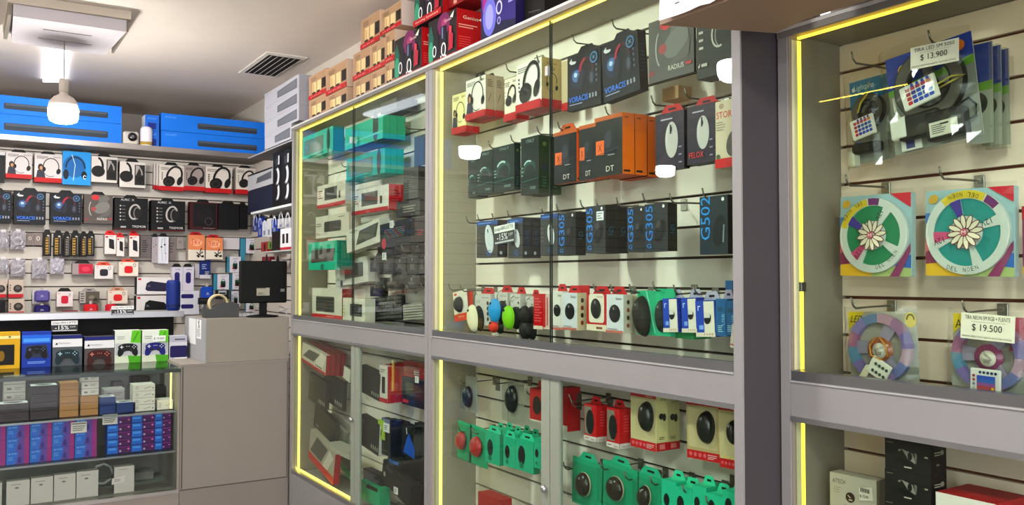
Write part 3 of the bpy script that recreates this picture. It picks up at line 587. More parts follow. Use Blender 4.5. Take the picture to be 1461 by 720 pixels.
def retract(rect, col, under, roll, desc, cord=True):
    m, w, h, z0, ang, ex, dp = frame_of(rect, 1.552, None, 0); mb = MB()
    mb.dome(-w * .14, h * .47, 0, w * .34, h * .47, .020, col, math.radians(8), 24, 7, .10); o = mb.build('computer_mouse', None, (m.x, m.y, z0), (0, math.radians(roll), ang))
    b = MB(); b.dome(w * .10, h * .45, .012, w * .36, h * .44, .012, under, math.radians(10), 24, 6, .08); b.build('underside', o)
    b = MB(); b.e = None; b.lathe([(.001, -.002), (.005, -.001), (.005, .001), (.001, .002)], (-w * .22, -.017, h * .74), '2a2a2c', 12, 'y'); b.build('scroll_wheel', o)
    if cord: b = MB(); b.tube([(-w * .05, -.002, h * .93), (-w * .08, 0, h * 1.08), (-w * .02, .002, h * 1.22), (w * .1, .006, h * 1.30)], .0012, '3a3a3c', 6); b.build('cord', o)
    reg(o, desc, 'mouse', MB4, (rect[0] + rect[2]) / 2); return o
def F_g4(a): a.t('Genius', .45, .86, .9, .92, '6a6a70'); a.lines(.1, .7, .4, .8, 2, '9a9aa0'); [a.e(.86, .2 + i * .17, .07, .07, '5a5048', n=10) for i in range(4)]
for i, r in enumerate([(380, 190, 520, 480), (560, 175, 680, 470), (705, 190, 800, 470), (850, 215, 925, 470)]):
    pack('mouse_box', M4(*r), 'pale box behind loose coloured mice', 'box', MB4, X=XR + .02, T=.05, base='cfccc4', F=F_g4, tab=RED)
retract(M4(328, 268, 448, 548), 'e8e2c4', '2c2c24', -6, 'loose white mouse with dark underside hanging by its cord')
retract(M4(512, 222, 655, 466), '38a4dc', '1c2228', 6, 'loose sky blue mouse hanging by its cord')
retract(M4(652, 282, 792, 526), '8ed024', '20241c', -2, 'loose lime green mouse hanging by its cord')
retract(M4(812, 285, 935, 480), '3a3430', '2a2622', -4, 'loose dark brown mouse hanging by its cord')
retract(M4(812, 425, 935, 625), '34342e', '2a2a24', -2, 'loose dark mouse hanging lowest at the back of its hook', False)
retract(M4(520, 440, 618, 558), 'd84a34', '1e3828', 12, 'loose red and black mouse half hidden below the blue one', False)
card('red_card_pack', M4(925, 190, 1012, 520), 'shiny red blister card beside the loose mice', MB4, XR, RED + ':g', lambda a: (a.lines(.1, .2, .9, .9, 9, 'd85a5c'), a.r(0, 0, 1, .1, 'd8ccb8')), T=.03)
card('red_card_pack', M4(1015, 190, 1090, 520), 'white and red ribbed pack', MB4, XR, 'd8c8bc', lambda a: (a.r(.0, .05, .3, 1, RED), a.r(.45, .1, .6, .9, 'c85050')), T=.03)
def F_bx(a): a.t('Genius', .55, .86, .9, .93, '4a4a50'); mousepic(a, .5, .5, .33, .34, 12, '2c2c2c', '4a4848'); a.r(.0, 0, 1, .06, 'c87868'); a.lines(.1, .08, .9, .12, 1, '9a8a80')
def S_bx(a): [a.e(.5, .2 + i * .2, .16, .2, '4a4038' if i % 2 else 'a05038', n=12) for i in range(4)]
pack('mouse_box', M4(1096, 165, 1195, 525), 'narrow white box picturing an upright black mouse', 'box', MB4, X=XR, T=.04, base='dcdad2', F=F_bx, tab=RED, band=None)
pack('mouse_box', M4(1197, 180, 1332, 525), 'white mouse box with icons on side', 'box', MB4, X=XR, u2=M4(1422, 0)[0], base='d4d8dc', side='ddd4b0', F=F_bx, Rr=S_bx, tab=RED)
pack('mouse_card', M4(1345, 110, 1440, 500), 'red backing card behind the mouse boxes', 'card', MB4, X=XR + .06, T=.004, base=RED)
pack('mouse_box', N4(95, 160, 252, 452), 'red and white box with a rounded window and black mouse', 'box', MB4, X=XR, T=.04, base=RED, F=lambda a: (a.rr(.12, .22, .88, 1, .1, 'e2dccc'), a.r(0, 0, 1, .17, 'e0d8c0'), a.r(.5, .05, .8, .11, '8a5a48'), mousepic(a, .48, .6, .26, .32, 8, '3a3836', '55524e'), a.t('Genius', .55, .9, .85, .95, '7a4a40')), tab=RED)
pack('mouse_box', N4(250, 165, 385, 468), 'white mouse box with icons on side', 'box', MB4, X=XR, u2=N4(455, 0)[0], base='d4d8dc', side='cfcab8', F=F_bx, Rr=S_bx, tab=RED)
pack('mouse_box', N4(440, 165, 508, 480), 'thin cream box just left of the green packs', 'box', MB4, X=XR + .05, T=.03, base='d0ccb4')
GR = '2cb88c'
card('mouse_card', N4(495, 135, 645, 485), 'green pack with large dark mouse bulging out', MB4, XR + .01, GR, lambda a: a.ln(.5, .98, .95, .05, .06, '88e0c0'), roll=0, mouse=(.38, .42, .42, .46, 8), mcol='3c3a2e', dep=.04)
card('mouse_card', N4(640, 120, 790, 495), 'mint green pack with a dark mouse, partly behind blue boxes', MB4, XR + .015, '30c090', None, mouse=(.35, .42, .3, .34, 0), mcol='34443c', dep=.02)
pack('mouse_box', N4(790, 465, 945, 515), 'flat green box edge under the blue boxes', 'box', MB4, X=XR + .03, T=.06, base='3cb070')
def F_blue(a):
    a.r(.42, 0, .95, .97, 'e4e0d2'); a.p([(.0, 0), (.42, .15), (.42, 1), (0, 1)], '2858c0'); a.t('r', .12, .72, .26, .86, 'd8e4f8'); a.e(.62, .5, .17, .22, '2c2e34', -25); a.r(.45, .52, .75, .66, 'd8d8d0'); a.r(.18, .2, .4, .32, '88b0f0'); a.r(0, 0, 1, .12, 'ddd8c8')
    for i in range(4): a.e(.45 + i * .14, .07, .03, .03, 'c07858', n=8)
for i, r in enumerate([(705, 195, 822, 462), (852, 192, 972, 466), (965, 212, 1118, 500)]):
    pack('adapter_box', N4(*r), 'royal blue and white accessory box', 'box', MB4, X=XR, T=.05, base='2450b0', side='1c48b4', F=F_blue, Rr=lambda a: a.lines(.2, .1, .8, .4, 4, '6a90e0'), tab='b8b8c8', roll=-3)
def F_bl2(a): a.e(.4, .72, .22, .16, '34607c'); a.lines(.2, .1, .7, .3, 4, 'a8d0e0'); a.t('USB', .55, .3, .8, .6, '8ac0dc', 90)
for i, r in enumerate([(1115, 200, 1205, 495), (1190, 215, 1285, 490)]):
    pack('adapter_box', N4(*r), 'teal blue box with round mark', 'box', MB4, X=XR, T=.05, base='2a6ea0', F=F_bl2, tab='b0a8c0')
pack('hang_card', N4(1192, 55, 1245, 185), 'small upright blue card clipped on the slat', 'card', MB4, X=1.60, T=.004, base='2a70a8', F=lambda a: a.r(0, 0, 1, .08, 'e8e8ec'))
pack('small_box', N4(1225, 400, 1290, 590), 'small white box tilted against the right frame', 'box', MB4, X=XR, T=.03, base='d8d0c4', F=lambda a: a.r(0, .1, 1, .16, 'c06a58'), roll=8)

for f, wh, L in ((K, MH, [(575, 165), (380, 240), (800, 100)]), (H, MH, [(85, 205), (375, 95), (910, 600)]), (J, MR, [(195, 235), (340, 190), (530, 140), (755, 65)]),
             (Q3, MG, [(30, 235), (125, 220), (250, 210), (380, 185), (670, 150), (800, 130), (1005, 95), (1140, 90)]), (L3, MG, [(235, 75), (460, 40), (690, 40), (970, -5)]),
             (I, MR, [(715, 35), (400, 110), (75, 215)]), (N4, MB4, [(145, 85), (280, 90), (430, 90), (615, 70), (780, 95), (940, 95)]), (M4, MB4, [(130, 100), (240, 110)])):
    for p in L: hook(*f(*p), where=wh)

# ============================================================ MIDDLE CASE, LOWER PART
ML = 'lower part, middle case'
O = crop(610, 500, 3.423); P_ = crop(780, 530, 3.79)
card('mouse_card', O(186, 125, 238, 300), 'clear pack with a navy mouse', ML, XR, 'bab8b0:f', roll=0, mouse=(.35, .42, .42, .3, 0), mcol='2a3644:g', dep=.03, blister=(.02, .05, .98, .8), T=.003)
card('mouse_card', O(392, 150, 468, 360), 'clear pack with a black mouse', ML, XR, 'b4b2a4:f', mouse=(.36, .58, .40, .32, -4), mcol='20241e:g', dep=.03, blister=(.02, .05, .98, .95), T=.003)
pack('mouse_box', O(500, 185, 556, 345), 'red mouse pack behind door stile', 'box', ML, X=XR, T=.05, base='b8302c', F=lambda a: (a.e(.62, .5, .36, .45, '4a4038'), a.r(0, 0, 1, .05, 'd8d0c0')), tab='c03030')
pack('mouse_box', P_(68, 85, 112, 320), 'red mouse pack behind door stile', 'box', ML, X=XR + .04, T=.05, base='c02028', F=lambda a: a.r(0, 0, 1, .13, 'd8d0c4'))
card('mouse_card', O(145, 350, 212, 532), 'green blister pack with a red mouse', ML, XR, GR, roll=3, mouse=(.38, .5, .34, .26, -14), mcol='d02c28:g', mcol2='581c18', dep=.03, blister=(.02, .02, .98, .95))
card('mouse_card', O(205, 372, 290, 560), 'green blister pack with a red mouse', ML, XR - .005, GR, roll=3, mouse=(.46, .48, .34, .27, -10), mcol='d03028:g', mcol2='581c18', dep=.03, blister=(.02, .02, .98, .95))
def F_gb(a): a.e(.35, .5, .2, .3, '14403a'); a.e(.33, .52, .13, .2, '2c2c2a'); a.e(.35, .18, .1, .1, '1c8868', n=10); a.t('Logi', .2, .1, .5, .16, '1c7c60')
for r, u2 in (((282, 400, 352, 552), 370), ((370, 425, 428, 568), 432), ((430, 440, 517, 590), 548), ((520, 430, 560, 575), None)):
    pack('mouse_box', O(*r), 'green mouse box in front of bunch', 'box', ML, X=XR, u2=O(u2, 0)[0] if u2 else None, T=.05, base='2cb893', side='1fa07c', F=F_gb, tab='46d0a8')
for k in range(5):
    pack('mouse_box', O(322 + k * 42, 385 + k * 8 - (k % 2) * 10, 360 + k * 42, 500), 'green mouse box back of bunch', 'box', ML, X=XR + .075, T=.03, base='34c49c', side='239c78', tab='46d0a8')
pack('mouse_box', O(248, 708, 350, 800), 'red box top peeping up from the bottom', 'box', ML, X=XR, T=.05, base='b8403a', Tp=None)
def F_rw(a):
    a.rr(.05, .17, .62, .95, .06, '8c8478'); a.e(.5, .52, .32, .62, '2e3230', 0); a.r(0, 0, 1, .13, 'd8d4d0'); a.lines(.1, .04, .5, .09, 1, 'b04040'); a.t('Genius', .6, .03, .9, .08, 'b04040')
def S_rw(a): a.r(0, 0, 1, .13, 'd8d4d0'); a.lines(.3, .4, .8, .85, 6, 'e05860'); a.t('Genius', .2, .03, .7, .08, 'b04040')
pack('mouse_box', P_(203, 178, 268, 372), 'narrow red box with dark window', 'box', ML, X=XR, u2=P_(330, 0)[0], base=RED, side='c81c24', F=F_rw, Rr=S_rw, tab=RED)
pack('mouse_box', P_(325, 198, 393, 410), 'narrow red box with dark window', 'box', ML, X=XR, u2=P_(462, 0)[0], base=RED, side='c81c24', F=F_rw, Rr=S_rw, tab=RED)
def F_cr(a):
    a.r(0, .93, 1, 1, 'c82c30'); a.t('Genius', .6, .95, .85, .98, 'f0d8c8'); a.r(.06, .2, .94, .9, 'cabf98'); a.r(0, 0, 1, .15, 'c4242c')
    for i in range(4): a.e(.12 + i * .15, .08, .05, .05, 'e07078', n=10); 
    a.lines(.66, .03, .95, .12, 3, 'f0c0c0')
def S_cr(a): a.r(0, 0, 1, .15, 'c4242c'); a.r(.25, .03, .7, .12, 'e08080'); a.e(.4, .62, .2, .2, '3a3a30', n=10); a.e(.65, .6, .15, .25, '3a3a30', n=10); a.lines(.2, .2, .7, .26, 2, '6a6448'); a.t('Genius', .3, .9, .8, .94, '6a6040')
def bigmouse(o_rect, X, cx, cy, rx, ry, rt, par, dep=.024):
    m, w, h, z0, ang, ex, dp = frame_of(o_rect, X, None, 0); b = MB(); x, z = (cx - .5) * w, cy * h; rx *= .84
    b.dome(x, z, -.0025, rx * w, ry * h, dep, '2b302c:g', math.radians(rt), 26, 8, .07); mo = b.build('mouse', par)
    b = MB(); b.dome(x, z, -.0027, rx * w * 1.04, ry * h * 1.02, dep * .4, '161816', math.radians(rt), 26, 5, .07); b.build('mouse_skirt', mo)
    b = MB(); b.lathe([(.002, -.0035), (.0055, -.002), (.0055, .002), (.002, .0035)], (x, -dep * .84, z + ry * h * .55), '70706c:g', 12, 'x'); b.build('scroll_wheel', mo)
r = P_(455, 118, 592, 416); o = pack('mouse_box', r, 'open fronted cream and red box showing a big black mouse', 'box', ML, X=1.557, u2=P_(652, 0)[0], base='cfc49c', side='d8cc98', F=F_cr, Rr=S_cr, tab=RED, n=0)[0]; bigmouse(r, 1.557, .68, .6, .29, .27, 0, o)
pack('mouse_box', P_(592, 135, 652, 416), 'cream sided box behind the open fronted one', 'box', ML, X=XR + .062, u2=P_(714, 0)[0], base='cfc49c', side='d8cc98', Rr=S_cr, band=(.15, 'c4242c'))
r = P_(762, 155, 936, 478); o = pack('mouse_box', r, 'wide cream and red box showing a glossy black mouse', 'box', ML, X=1.557, T=.06, zt=1.244, base='c0ae84', side='d8cc98', F=F_cr, roll=-2)[0]; bigmouse(r, 1.557, .66, .56, .28, .27, -3, o)
r = P_(938, 190, 1070, 526); o = pack('mouse_box', r, 'cream and red mouse box cut off by the right frame', 'box', ML, X=1.557, T=.06, base='d8c890', F=F_cr, band=None, roll=-2)[0]; bigmouse(r, 1.557, .68, .6, .22, .2, 0, o)
for r, rl, cx in (((138, 480, 300, 735), 2, .42), ((298, 502, 488, 760), 3, .42), ((490, 560, 622, 800), 2, .36)):
    card('mouse_card', P_(*r), 'green pack with a patterned brown mouse', ML, XR, '22ac84', roll=rl, mouse=(cx, .48 if cx > .4 else .5, .26, .26, -6), mcol='4c4034:g', mcol2='c8b8a0', dep=.03, blister=(.05, .1, .85, .9), tab='2cb893')
for r in ((622, 590, 700, 800), (692, 630, 785, 800), (788, 620, 862, 800), (862, 665, 950, 800), (952, 650, 1045, 800)):
    pack('mouse_box', P_(*r), 'bright green mouse box hanging lowest', 'box', ML, X=XR, T=.07, base='2cc49e', side='27b08c', F=F_gb, tab='46d0a8', Tp=lambda a: a.p([(.1, .2), (.9, .2), (.7, .8), (.3, .8)], '46d0a8'))
for f, L in ((O, [(155, 130), (320, 132), (480, 185), (150, 370), (215, 378)]), (P_, [(130, 150), (90, 492), (290, 490), (420, 545), (560, 570), (735, 615), (860, 678), (120, 125)])):
    for p in L: hook(*f(*p), where=ML)
for r in ((160, 118, 185, 204), (582, 528, 618, 572), (990, 560, 1030, 640)):
    pack('hang_card', P_(*r), 'little dark strip on empty hook', 'card', ML, X=1.62, T=.003, base='6a5a50')
pack('hang_card', O(332, 135, 350, 195), 'little grey tag hanging between the clear packs', 'tag', ML, X=1.60, T=.003, base='8a8678')

# ============================================================ NEAREST CASE: round led strip packs
NU = 'in the nearest case'; XN = 1.70
A1 = crop(1180, 40, 3.6); A2 = crop(1180, 230, 4.0); A3 = crop(1180, 410, 4.5); A4 = crop(1170, 600, 6.0)
def remote_art(a):
    a.rr(.02, .03, .98, .97, .05, 'f0ece4')
    cs = ['d03040', '3050c0', '3858c8', '3a60d0', '4068d0', 'c83848', '4858b8', '3060c8', '2858b0', '3a70c8', 'b84050', '5848a8', '3868c0', '3050a8', '4078c8', 'c04858', 'c05068', 'b84878', 'c8506a', 'e09050']
    for j in range(4):
        for i in range(5): a.rr(.16 + i * .15, .14 + j * .19, .29 + i * .15, .29 + j * .19, .03, cs[j * 5 + i]); a.L -= a.st
    a.up()
    for i in range(5): a.e(.235 + i * .15, .9, .045, .045, '3458b8' if i else 'f8f8f8', n=10)
def reel(mb, cx, cz, y, r, w, c, hub='c8c4bc', spokes=3, rot=0):
    """open plastic reel lying in the plane of the pack"""
    mb.lathe([(r * .72, 0), (r * .72, -w), (r, -w), (r, 0)], (cx, y, cz), c, 36, 'y')
def led_pack(rect, X, desc, big, roll):
    m, w, h, z0, ang, ex, dp = frame_of(rect, X, None, 0)
    mb = MB(); mb.box(-w / 2, .0, 0, w / 2, .0015, h, 'c8c4b8'); a = Art(mb, (-w / 2, 0, 0), (1, 0, 0), (0, 0, 1), (0, -1, 0), w, h)
    a.r(0, .0, 1, 1, '9a9c94'); a.p([(0, .66), (1, .78), (1, 1), (0, 1)], '2c50b8' if big else '2888b8')
    if big: a.p([(.0, .60), (1, .70), (1, .78), (0, .66)], '7ab038'); a.e(.2, .84, .06, .06, 'e0b030'); a.e(.86, .9, .06, .06, 'e08030')
    else: a.t('Lightpro', .1, .86, .6, .95, 'd8e8f0', sk=.02); a.e(.1, .9, .04, .05, 'e8e8f0')
    o = mb.build('led_strip_pack', None, (m.x, m.y, z0), (0, math.radians(roll), ang))
    cx, cz, R = (.02 * w, .60 * h, .40 * w) if big else (.02 * w, .60 * h, .38 * w)
    def ring(name, ro, ri, y0, y1, c, par, n=36, x=cx, z=cz):
        b = MB(); vs = []
        for rr, yy in ((ro, y0), (ro, y1), (ri, y1), (ri, y0)):
            for t in range(n): q = t * 2 * math.pi / n; vs.append((x + rr * math.cos(q), yy, z + rr * math.sin(q)))
        b.add(vs, [(i * n + t, i * n + (t + 1) % n, ((i + 1) % 4) * n + (t + 1) % n, ((i + 1) % 4) * n + t) for i in range(4) for t in range(n)], c, False)
        return b.build(name, par)
    rl = ring('reel', R, R * .60, -.004, -.018, '2c2a28', o)
    b = MB(); b.lathe([(R * .22, -.004), (R * .22, -.016)], (cx, 0, cz), '38342f', 20, 'y')
    for k in range(3):
        q = math.radians(90 + 120 * k); p = [(cx + R * .15 * math.cos(q + s) if i < 2 else cx + R * .7 * math.cos(q + s), cz + R * .15 * math.sin(q + s) if i < 2 else cz + R * .7 * math.sin(q + s)) for i, s in enumerate((-.6, .6, .28, -.28))]
        b.prism(p, -.006, -.014, '38342f', 'y')
    b.build('reel_hub', rl); ring('led_tape', R * .97, R * .66, -.018, -.0188, '6e6a62', rl)
    b = MB(); b.bbox(-.36 * w, -.030, .10 * h, .12 * w if big else .3 * w, -.004, .34 * h if big else .22 * h, '282c28', .004)
    if big: b.bbox(-.02 * w, -.034, .02 * h, .40 * w, -.004, .30 * h, '1e201e', .004)
    pa = b.build('power_adapter', o)
    if big:
        c = MB(); c.box(.03 * w, -.0352, .05 * h, .34 * w, -.0345, .19 * h, 'e0dcd0'); q = Art(c, (.03 * w, -.0352, .05 * h), (1, 0, 0), (0, 0, 1), (0, -1, 0), .31 * w, .14 * h); q.lines(.08, .15, .6, .85, 5, '5a5850'); q.r(.4, .72, .7, .84, '3a3834'); c.build('label', pa)
        c = MB(); c.bbox(-.44 * w, -.032, .12 * h, -.24 * w, -.006, .34 * h, 'e6e4dc', .004).tube([(-.34 * w, -.02, .34 * h), (-.38 * w, -.02, .42 * h), (-.40 * w, -.016, .56 * h)], .003, 'dcdad2', 8); c.build('plug', o)
        c = MB(); c.tube([(.38 * w, -.015, .14 * h), (.48 * w, -.012, .18 * h), (.49 * w, -.012, .28 * h), (.42 * w, -.012, .36 * h), (.33 * w, -.012, .33 * h)], .0025, '201e1c', 8); c.build('cable', o)
        c = MB(); c.tube([(.10 * w, -.02, .56 * h), (.30 * w, -.022, .60 * h), (.44 * w, -.02, .58 * h), (.30 * w, -.024, .55 * h), (.14 * w, -.022, .52 * h)], .0018, 'd8c860', 6); c.build('yellow_wire', o)
        c = MB(); c.box(-.40 * w, -.0065, .01 * h, -.16 * w, -.004, .13 * h, 'd8d6d0').box(-.34 * w, -.0075, .03 * h, -.24 * w, -.0065, .11 * h, '3c4a88'); c.build('manual', o)
    else:
        c = MB(); c.tube([(-.34 * w, -.012, .5 * h), (-.1 * w, -.022, .70 * h), (.06 * w, -.022, .78 * h), (.12 * w, -.02, .92 * h)], .0022, 'e0c840', 6).tube([(-.42 * w, -.01, .26 * h), (-.36 * w, -.014, .14 * h), (-.26 * w, -.014, .12 * h), (-.3 * w, -.01, .2 * h), (-.12 * w, -.02, .18 * h)], .0018, 'e8c060', 6); c.build('yellow_wire', o)
        c = MB(); c.bbox(-.48 * w, -.03, -.04 * h, -.30 * w, -.004, .14 * h, 'd0ccbc', .003).bbox(-.34 * w, -.022, .18 * h, -.20 * w, -.006, .24 * h, '3454a0', .002); c.build('plug', o)
    rx0, rz0, rw, rh, ra = (-.20 * w, .36 * h, .42 * w, .24 * h, 10) if big else (-.26 * w, .25 * h, .58 * w, .24 * h, 10)
    c = MB(); c.bbox(0, -.006, 0, rw, 0, rh, 'ece8de', .002); q = Art(c, (0, -.006, 0), (1, 0, 0), (0, 0, 1), (0, -1, 0), rw, rh); remote_art(q)
    rm = c.build('remote_control', o, (rx0, -.037 if big else -.028, rz0), (0, math.radians(-ra), 0))
    c = MB(); rn = random.Random(5); nx, nz = 9, 12; vs = []; fs = []
    for i in range(nx + 1):
        for j in range(nz + 1): vs.append(((-.53 + 1.06 * i / nx) * w, -.046 + rn.uniform(-.003, .003) + .03 * (abs(i / nx - .5) * 2) ** 4, (-.08 + 1.12 * j / nz) * h))
    for i in range(nx):
        for j in range(nz): q = i * (nz + 1) + j; fs.append((q, q + 1, q + nz + 2, q + nz + 1))
    c.add(vs, fs, 'f4f6f2:q1.6'); c.build('clear_bag', o)
    reg(o, desc, 'led strip pack', NU, rect[0]); return o
led_pack(A1(138, 250, 345, 685), XN + .045, 'clear bag with led reel and sky blue header', False, -3)
led_pack(A1(352, 75, 800, 600), XN, 'large led strip kit with black reel and royal blue header', True, -6)
for k, (x0, x1, y0, y1) in enumerate(((770, 850, 75, 590), (825, 895, 92, 600), (868, 935, 110, 600))):
    m, w, h, z0, ang, ex, dp = frame_of(A1(x0, y0, x1, y1), XN + .02 + .022 * k, None, 0)
    b = MB(); b.box(-w, 0, 0, w / 2, .002, h, 'b8b8b0'); a = Art(b, (-w, 0, 0), (1, 0, 0), (0, 0, 1), (0, -1, 0), 1.5 * w, h); a.p([(0, .60), (1, .62), (1, 1), (0, 1)], '3858b8'); a.p([(0, .52), (1, .53), (1, .62), (0, .60)], '84b840'); a.e(.3, .4, .5, .5, '4a4844')
    o = b.build('led_strip_pack', None, (m.x, m.y, z0), (0, 0, ang)); b = MB(); b.box(-w * 1.02, -.016, -.01, w * .55, -.0155, h, 'f4f6f2:q2').box(w * .545, -.016, -.01, w * .55, .002, h, 'f4f6f2:q2'); b.build('clear_bag', o)
    reg(o, 'blue headed kit edge showing ' + ('right behind the large kit', 'second behind the large kit', 'hindmost behind the large kit')[k], 'led strip pack', NU, x0)
def F_tag(l1, l2):
    def f(a): a.t(l1, .08, .76, .92, .92, '4a4642'); a.r(.2, .68, .85, .69, '8a8680'); a.t(l2, .22, .3, .78, .6, '3a3632'); a.t('PROMO EFECTIVO HASTA AGOTAR STOCK', .04, .07, .96, .14, '5a5650')
    return f
price_sign('price_card', A1(430, 76, 672, 192), 'white card priced $13.900', 'on the large led kit, nearest display case', X=1.640, F=F_tag('TIRA LED 5M 5050', '$ 13.900'), roll=1, c='eee8d8')
price_sign('price_card', A3(855, 172, 1200, 340), 'white card priced $19.500', 'at the lower right, nearest display case', X=1.650, F=F_tag('TIRA NEON 5M RGB + FUENTE', '$ 19.500'), roll=3, c='eee8d8')
def neon(rect, X, desc, rotd):
    m, w, h, z0, ang, ex, dp = frame_of(rect, X, None, 0); mb = MB(); mb.bbox(-w / 2, 0, 0, w / 2, .018, h, 'b4c8cc', .002)
    a = Art(mb, (-w / 2, 0, 0), (1, 0, 0), (0, 0, 1), (0, -1, 0), w, h); k = w / h
    a.r(0, 0, 1, 1, 'aac6cc'); a.p([(0, 0), (1, 0), (1, .12), (.4, .18), (0, .14)], 'ecc030'); a.p([(.45, 0), (1, 0), (1, .12), (.5, .15)], 'b8c888'); a.p([(.74, .13), (1, .10), (1, .26), (.8, .24)], '3c78c8'); a.p([(.0, .14), (.2, .16), (.12, .34), (0, .28)], '9a3868')
    a.p([(.0, .28), (.14, .34), (.08, .46), (0, .45)], 'e07890'); a.p([(0, .62), (.12, .64), (.1, .74), (0, .74)], '5890cc'); a.p([(.72, 1), (1, .82), (1, 1)], 'd83048'); a.p([(.72, 0), (.85, 0), (1, .3), (1, .4)], 'a04878'); a.e(.1, .9, .06, .05, 'd8b040', 30)
    o = mb.build('neon_strip_pack', None, (m.x, m.y, z0), (0, math.radians(1), ang))
    R = .475 * w; cx = 0; cz = h * .5; b = MB(); n = 48
    def annulus(bb, ro, ri, y, y2, c, a0=0, a1=360, nn=48):
        vs = []; full = abs(a1 - a0) >= 360
        for i in range(nn + (0 if full else 1)):
            q = math.radians(a0 + (a1 - a0) * i / nn + rotd)
            for rr, yy in ((ro, y), (ri, y), (ri, y2), (ro, y2)): vs.append((cx + rr * math.cos(q), yy, cz + rr * math.sin(q)))
        N = len(vs) // 4; fs = []
        for i in range(nn):
            j = (i + 1) % N
            for t in range(4): fs.append((i * 4 + t, j * 4 + t, j * 4 + (t + 1) % 4, i * 4 + (t + 1) % 4))
        if not full: fs += [(0, 1, 2, 3), (N * 4 - 4, N * 4 - 3, N * 4 - 2, N * 4 - 1)]
        bb.add(vs, fs, c)
    annulus(b, R, R * .80, -.001, -.009, 'd6dad4'); annulus(b, R * .38, 0.001, -.001, -.009, 'd6dad4')
    for q in (20, 110, 200, 290): annulus(b, R * .82, R * .36, -.002, -.0085, 'd6dad4', q - 9, q + 9, 4)
    annulus(b, R * .995, R * .81, -.009, -.0093, 'e4cc3c', 62, 128, 14); annulus(b, R * .995, R * .81, -.009, -.0093, '8a3c84', 40, 60, 6); annulus(b, R * .8, R * .40, -.009, -.0093, 'd8608c', 178, 198, 6); annulus(b, R * .8, R * .4, -.009, -.0093, '5a4aa8', 100, 120, 6)
    rl = b.build('reel', o)
    b = MB()
    for q in (20, 110, 200, 290): annulus(b, R * .80, R * .38, -.0015, -.006, '2c9c98' if rotd < 20 else '2c9468', q + 9, q + 81, 14)
    b.build('green_neon_coil', rl); rl2 = MB()
    a = Art(rl2, (-R, -.0094, cz - R), (1, 0, 0), (0, 0, 1), (0, -1, 0), 2 * R, 2 * R)
    for i in range(12): q = i * 30 + 10; a.e(.5 + .125 * math.cos(math.radians(q)), .5 + .125 * math.sin(math.radians(q)), .090, .037, '8a4454', q, 14); a.e(.5 + .127 * math.cos(math.radians(q)), .5 + .127 * math.sin(math.radians(q)), .076, .026, 'ece4cc', q, 14)
    a.e(.5, .5, .045, .045, 'c06878'); a.t('M', .475, .48, .525, .52, 'f0e0d8')
    for q, s in ((90, 'NEON LED'), (270, 'NEON LED')):
        for j, ch in enumerate(s):
            if ch == ' ': continue
            t = math.radians(q + rotd + (3.5 - j) * 6.2); a.tr(ch, .5 + .445 * math.cos(t), .5 + .445 * math.sin(t), .034, .05, '3a3c3a', math.degrees(t) + 90)
    for q in (20, 200): t = math.radians(q + rotd); a.tr('12V', .5 + .3 * math.cos(t), .5 + .3 * math.sin(t), .13, .07, '343634', q + rotd + (180 if q == 20 else 0))
    rl2.build('printed_label', rl)
    c = MB(); rn = random.Random(9); nx, nz = 8, 8; vs = []; fs = []
    for i in range(nx + 1):
        for j in range(nz + 1): vs.append(((-.53 + 1.06 * i / nx) * w, -.016 + rn.uniform(-.002, .002) + .014 * (abs(i / nx - .5) * 2) ** 5, (-.05 + 1.1 * j / nz) * h))
    for i in range(nx):
        for j in range(nz): q = i * (nz + 1) + j; fs.append((q, q + 1, q + nz + 2, q + nz + 1))
    c.add(vs, fs, 'f6f8f6:q1.2'); c.build('clear_bag', o); reg(o, desc, 'led strip pack', NU, rect[0]); return o
neon(A2(75, 190, 478, 655), XN + .01, 'smaller square pack with white reel, green coil and flower', 38)
neon(A2(562, 155, 1065, 655), XN, 'larger square pack with white reel, teal coil and flower', 0)
pack('led_strip_pack', A2(1115, 255, 1150, 640), 'pack edge cut off beside the round reels', 'led strip pack', NU, X=XN, T=.02, base='90486c', F=lambda a: (a.r(0, .8, 1, 1, 'b0303c'), a.r(0, .0, 1, .1, 'd8b040')))
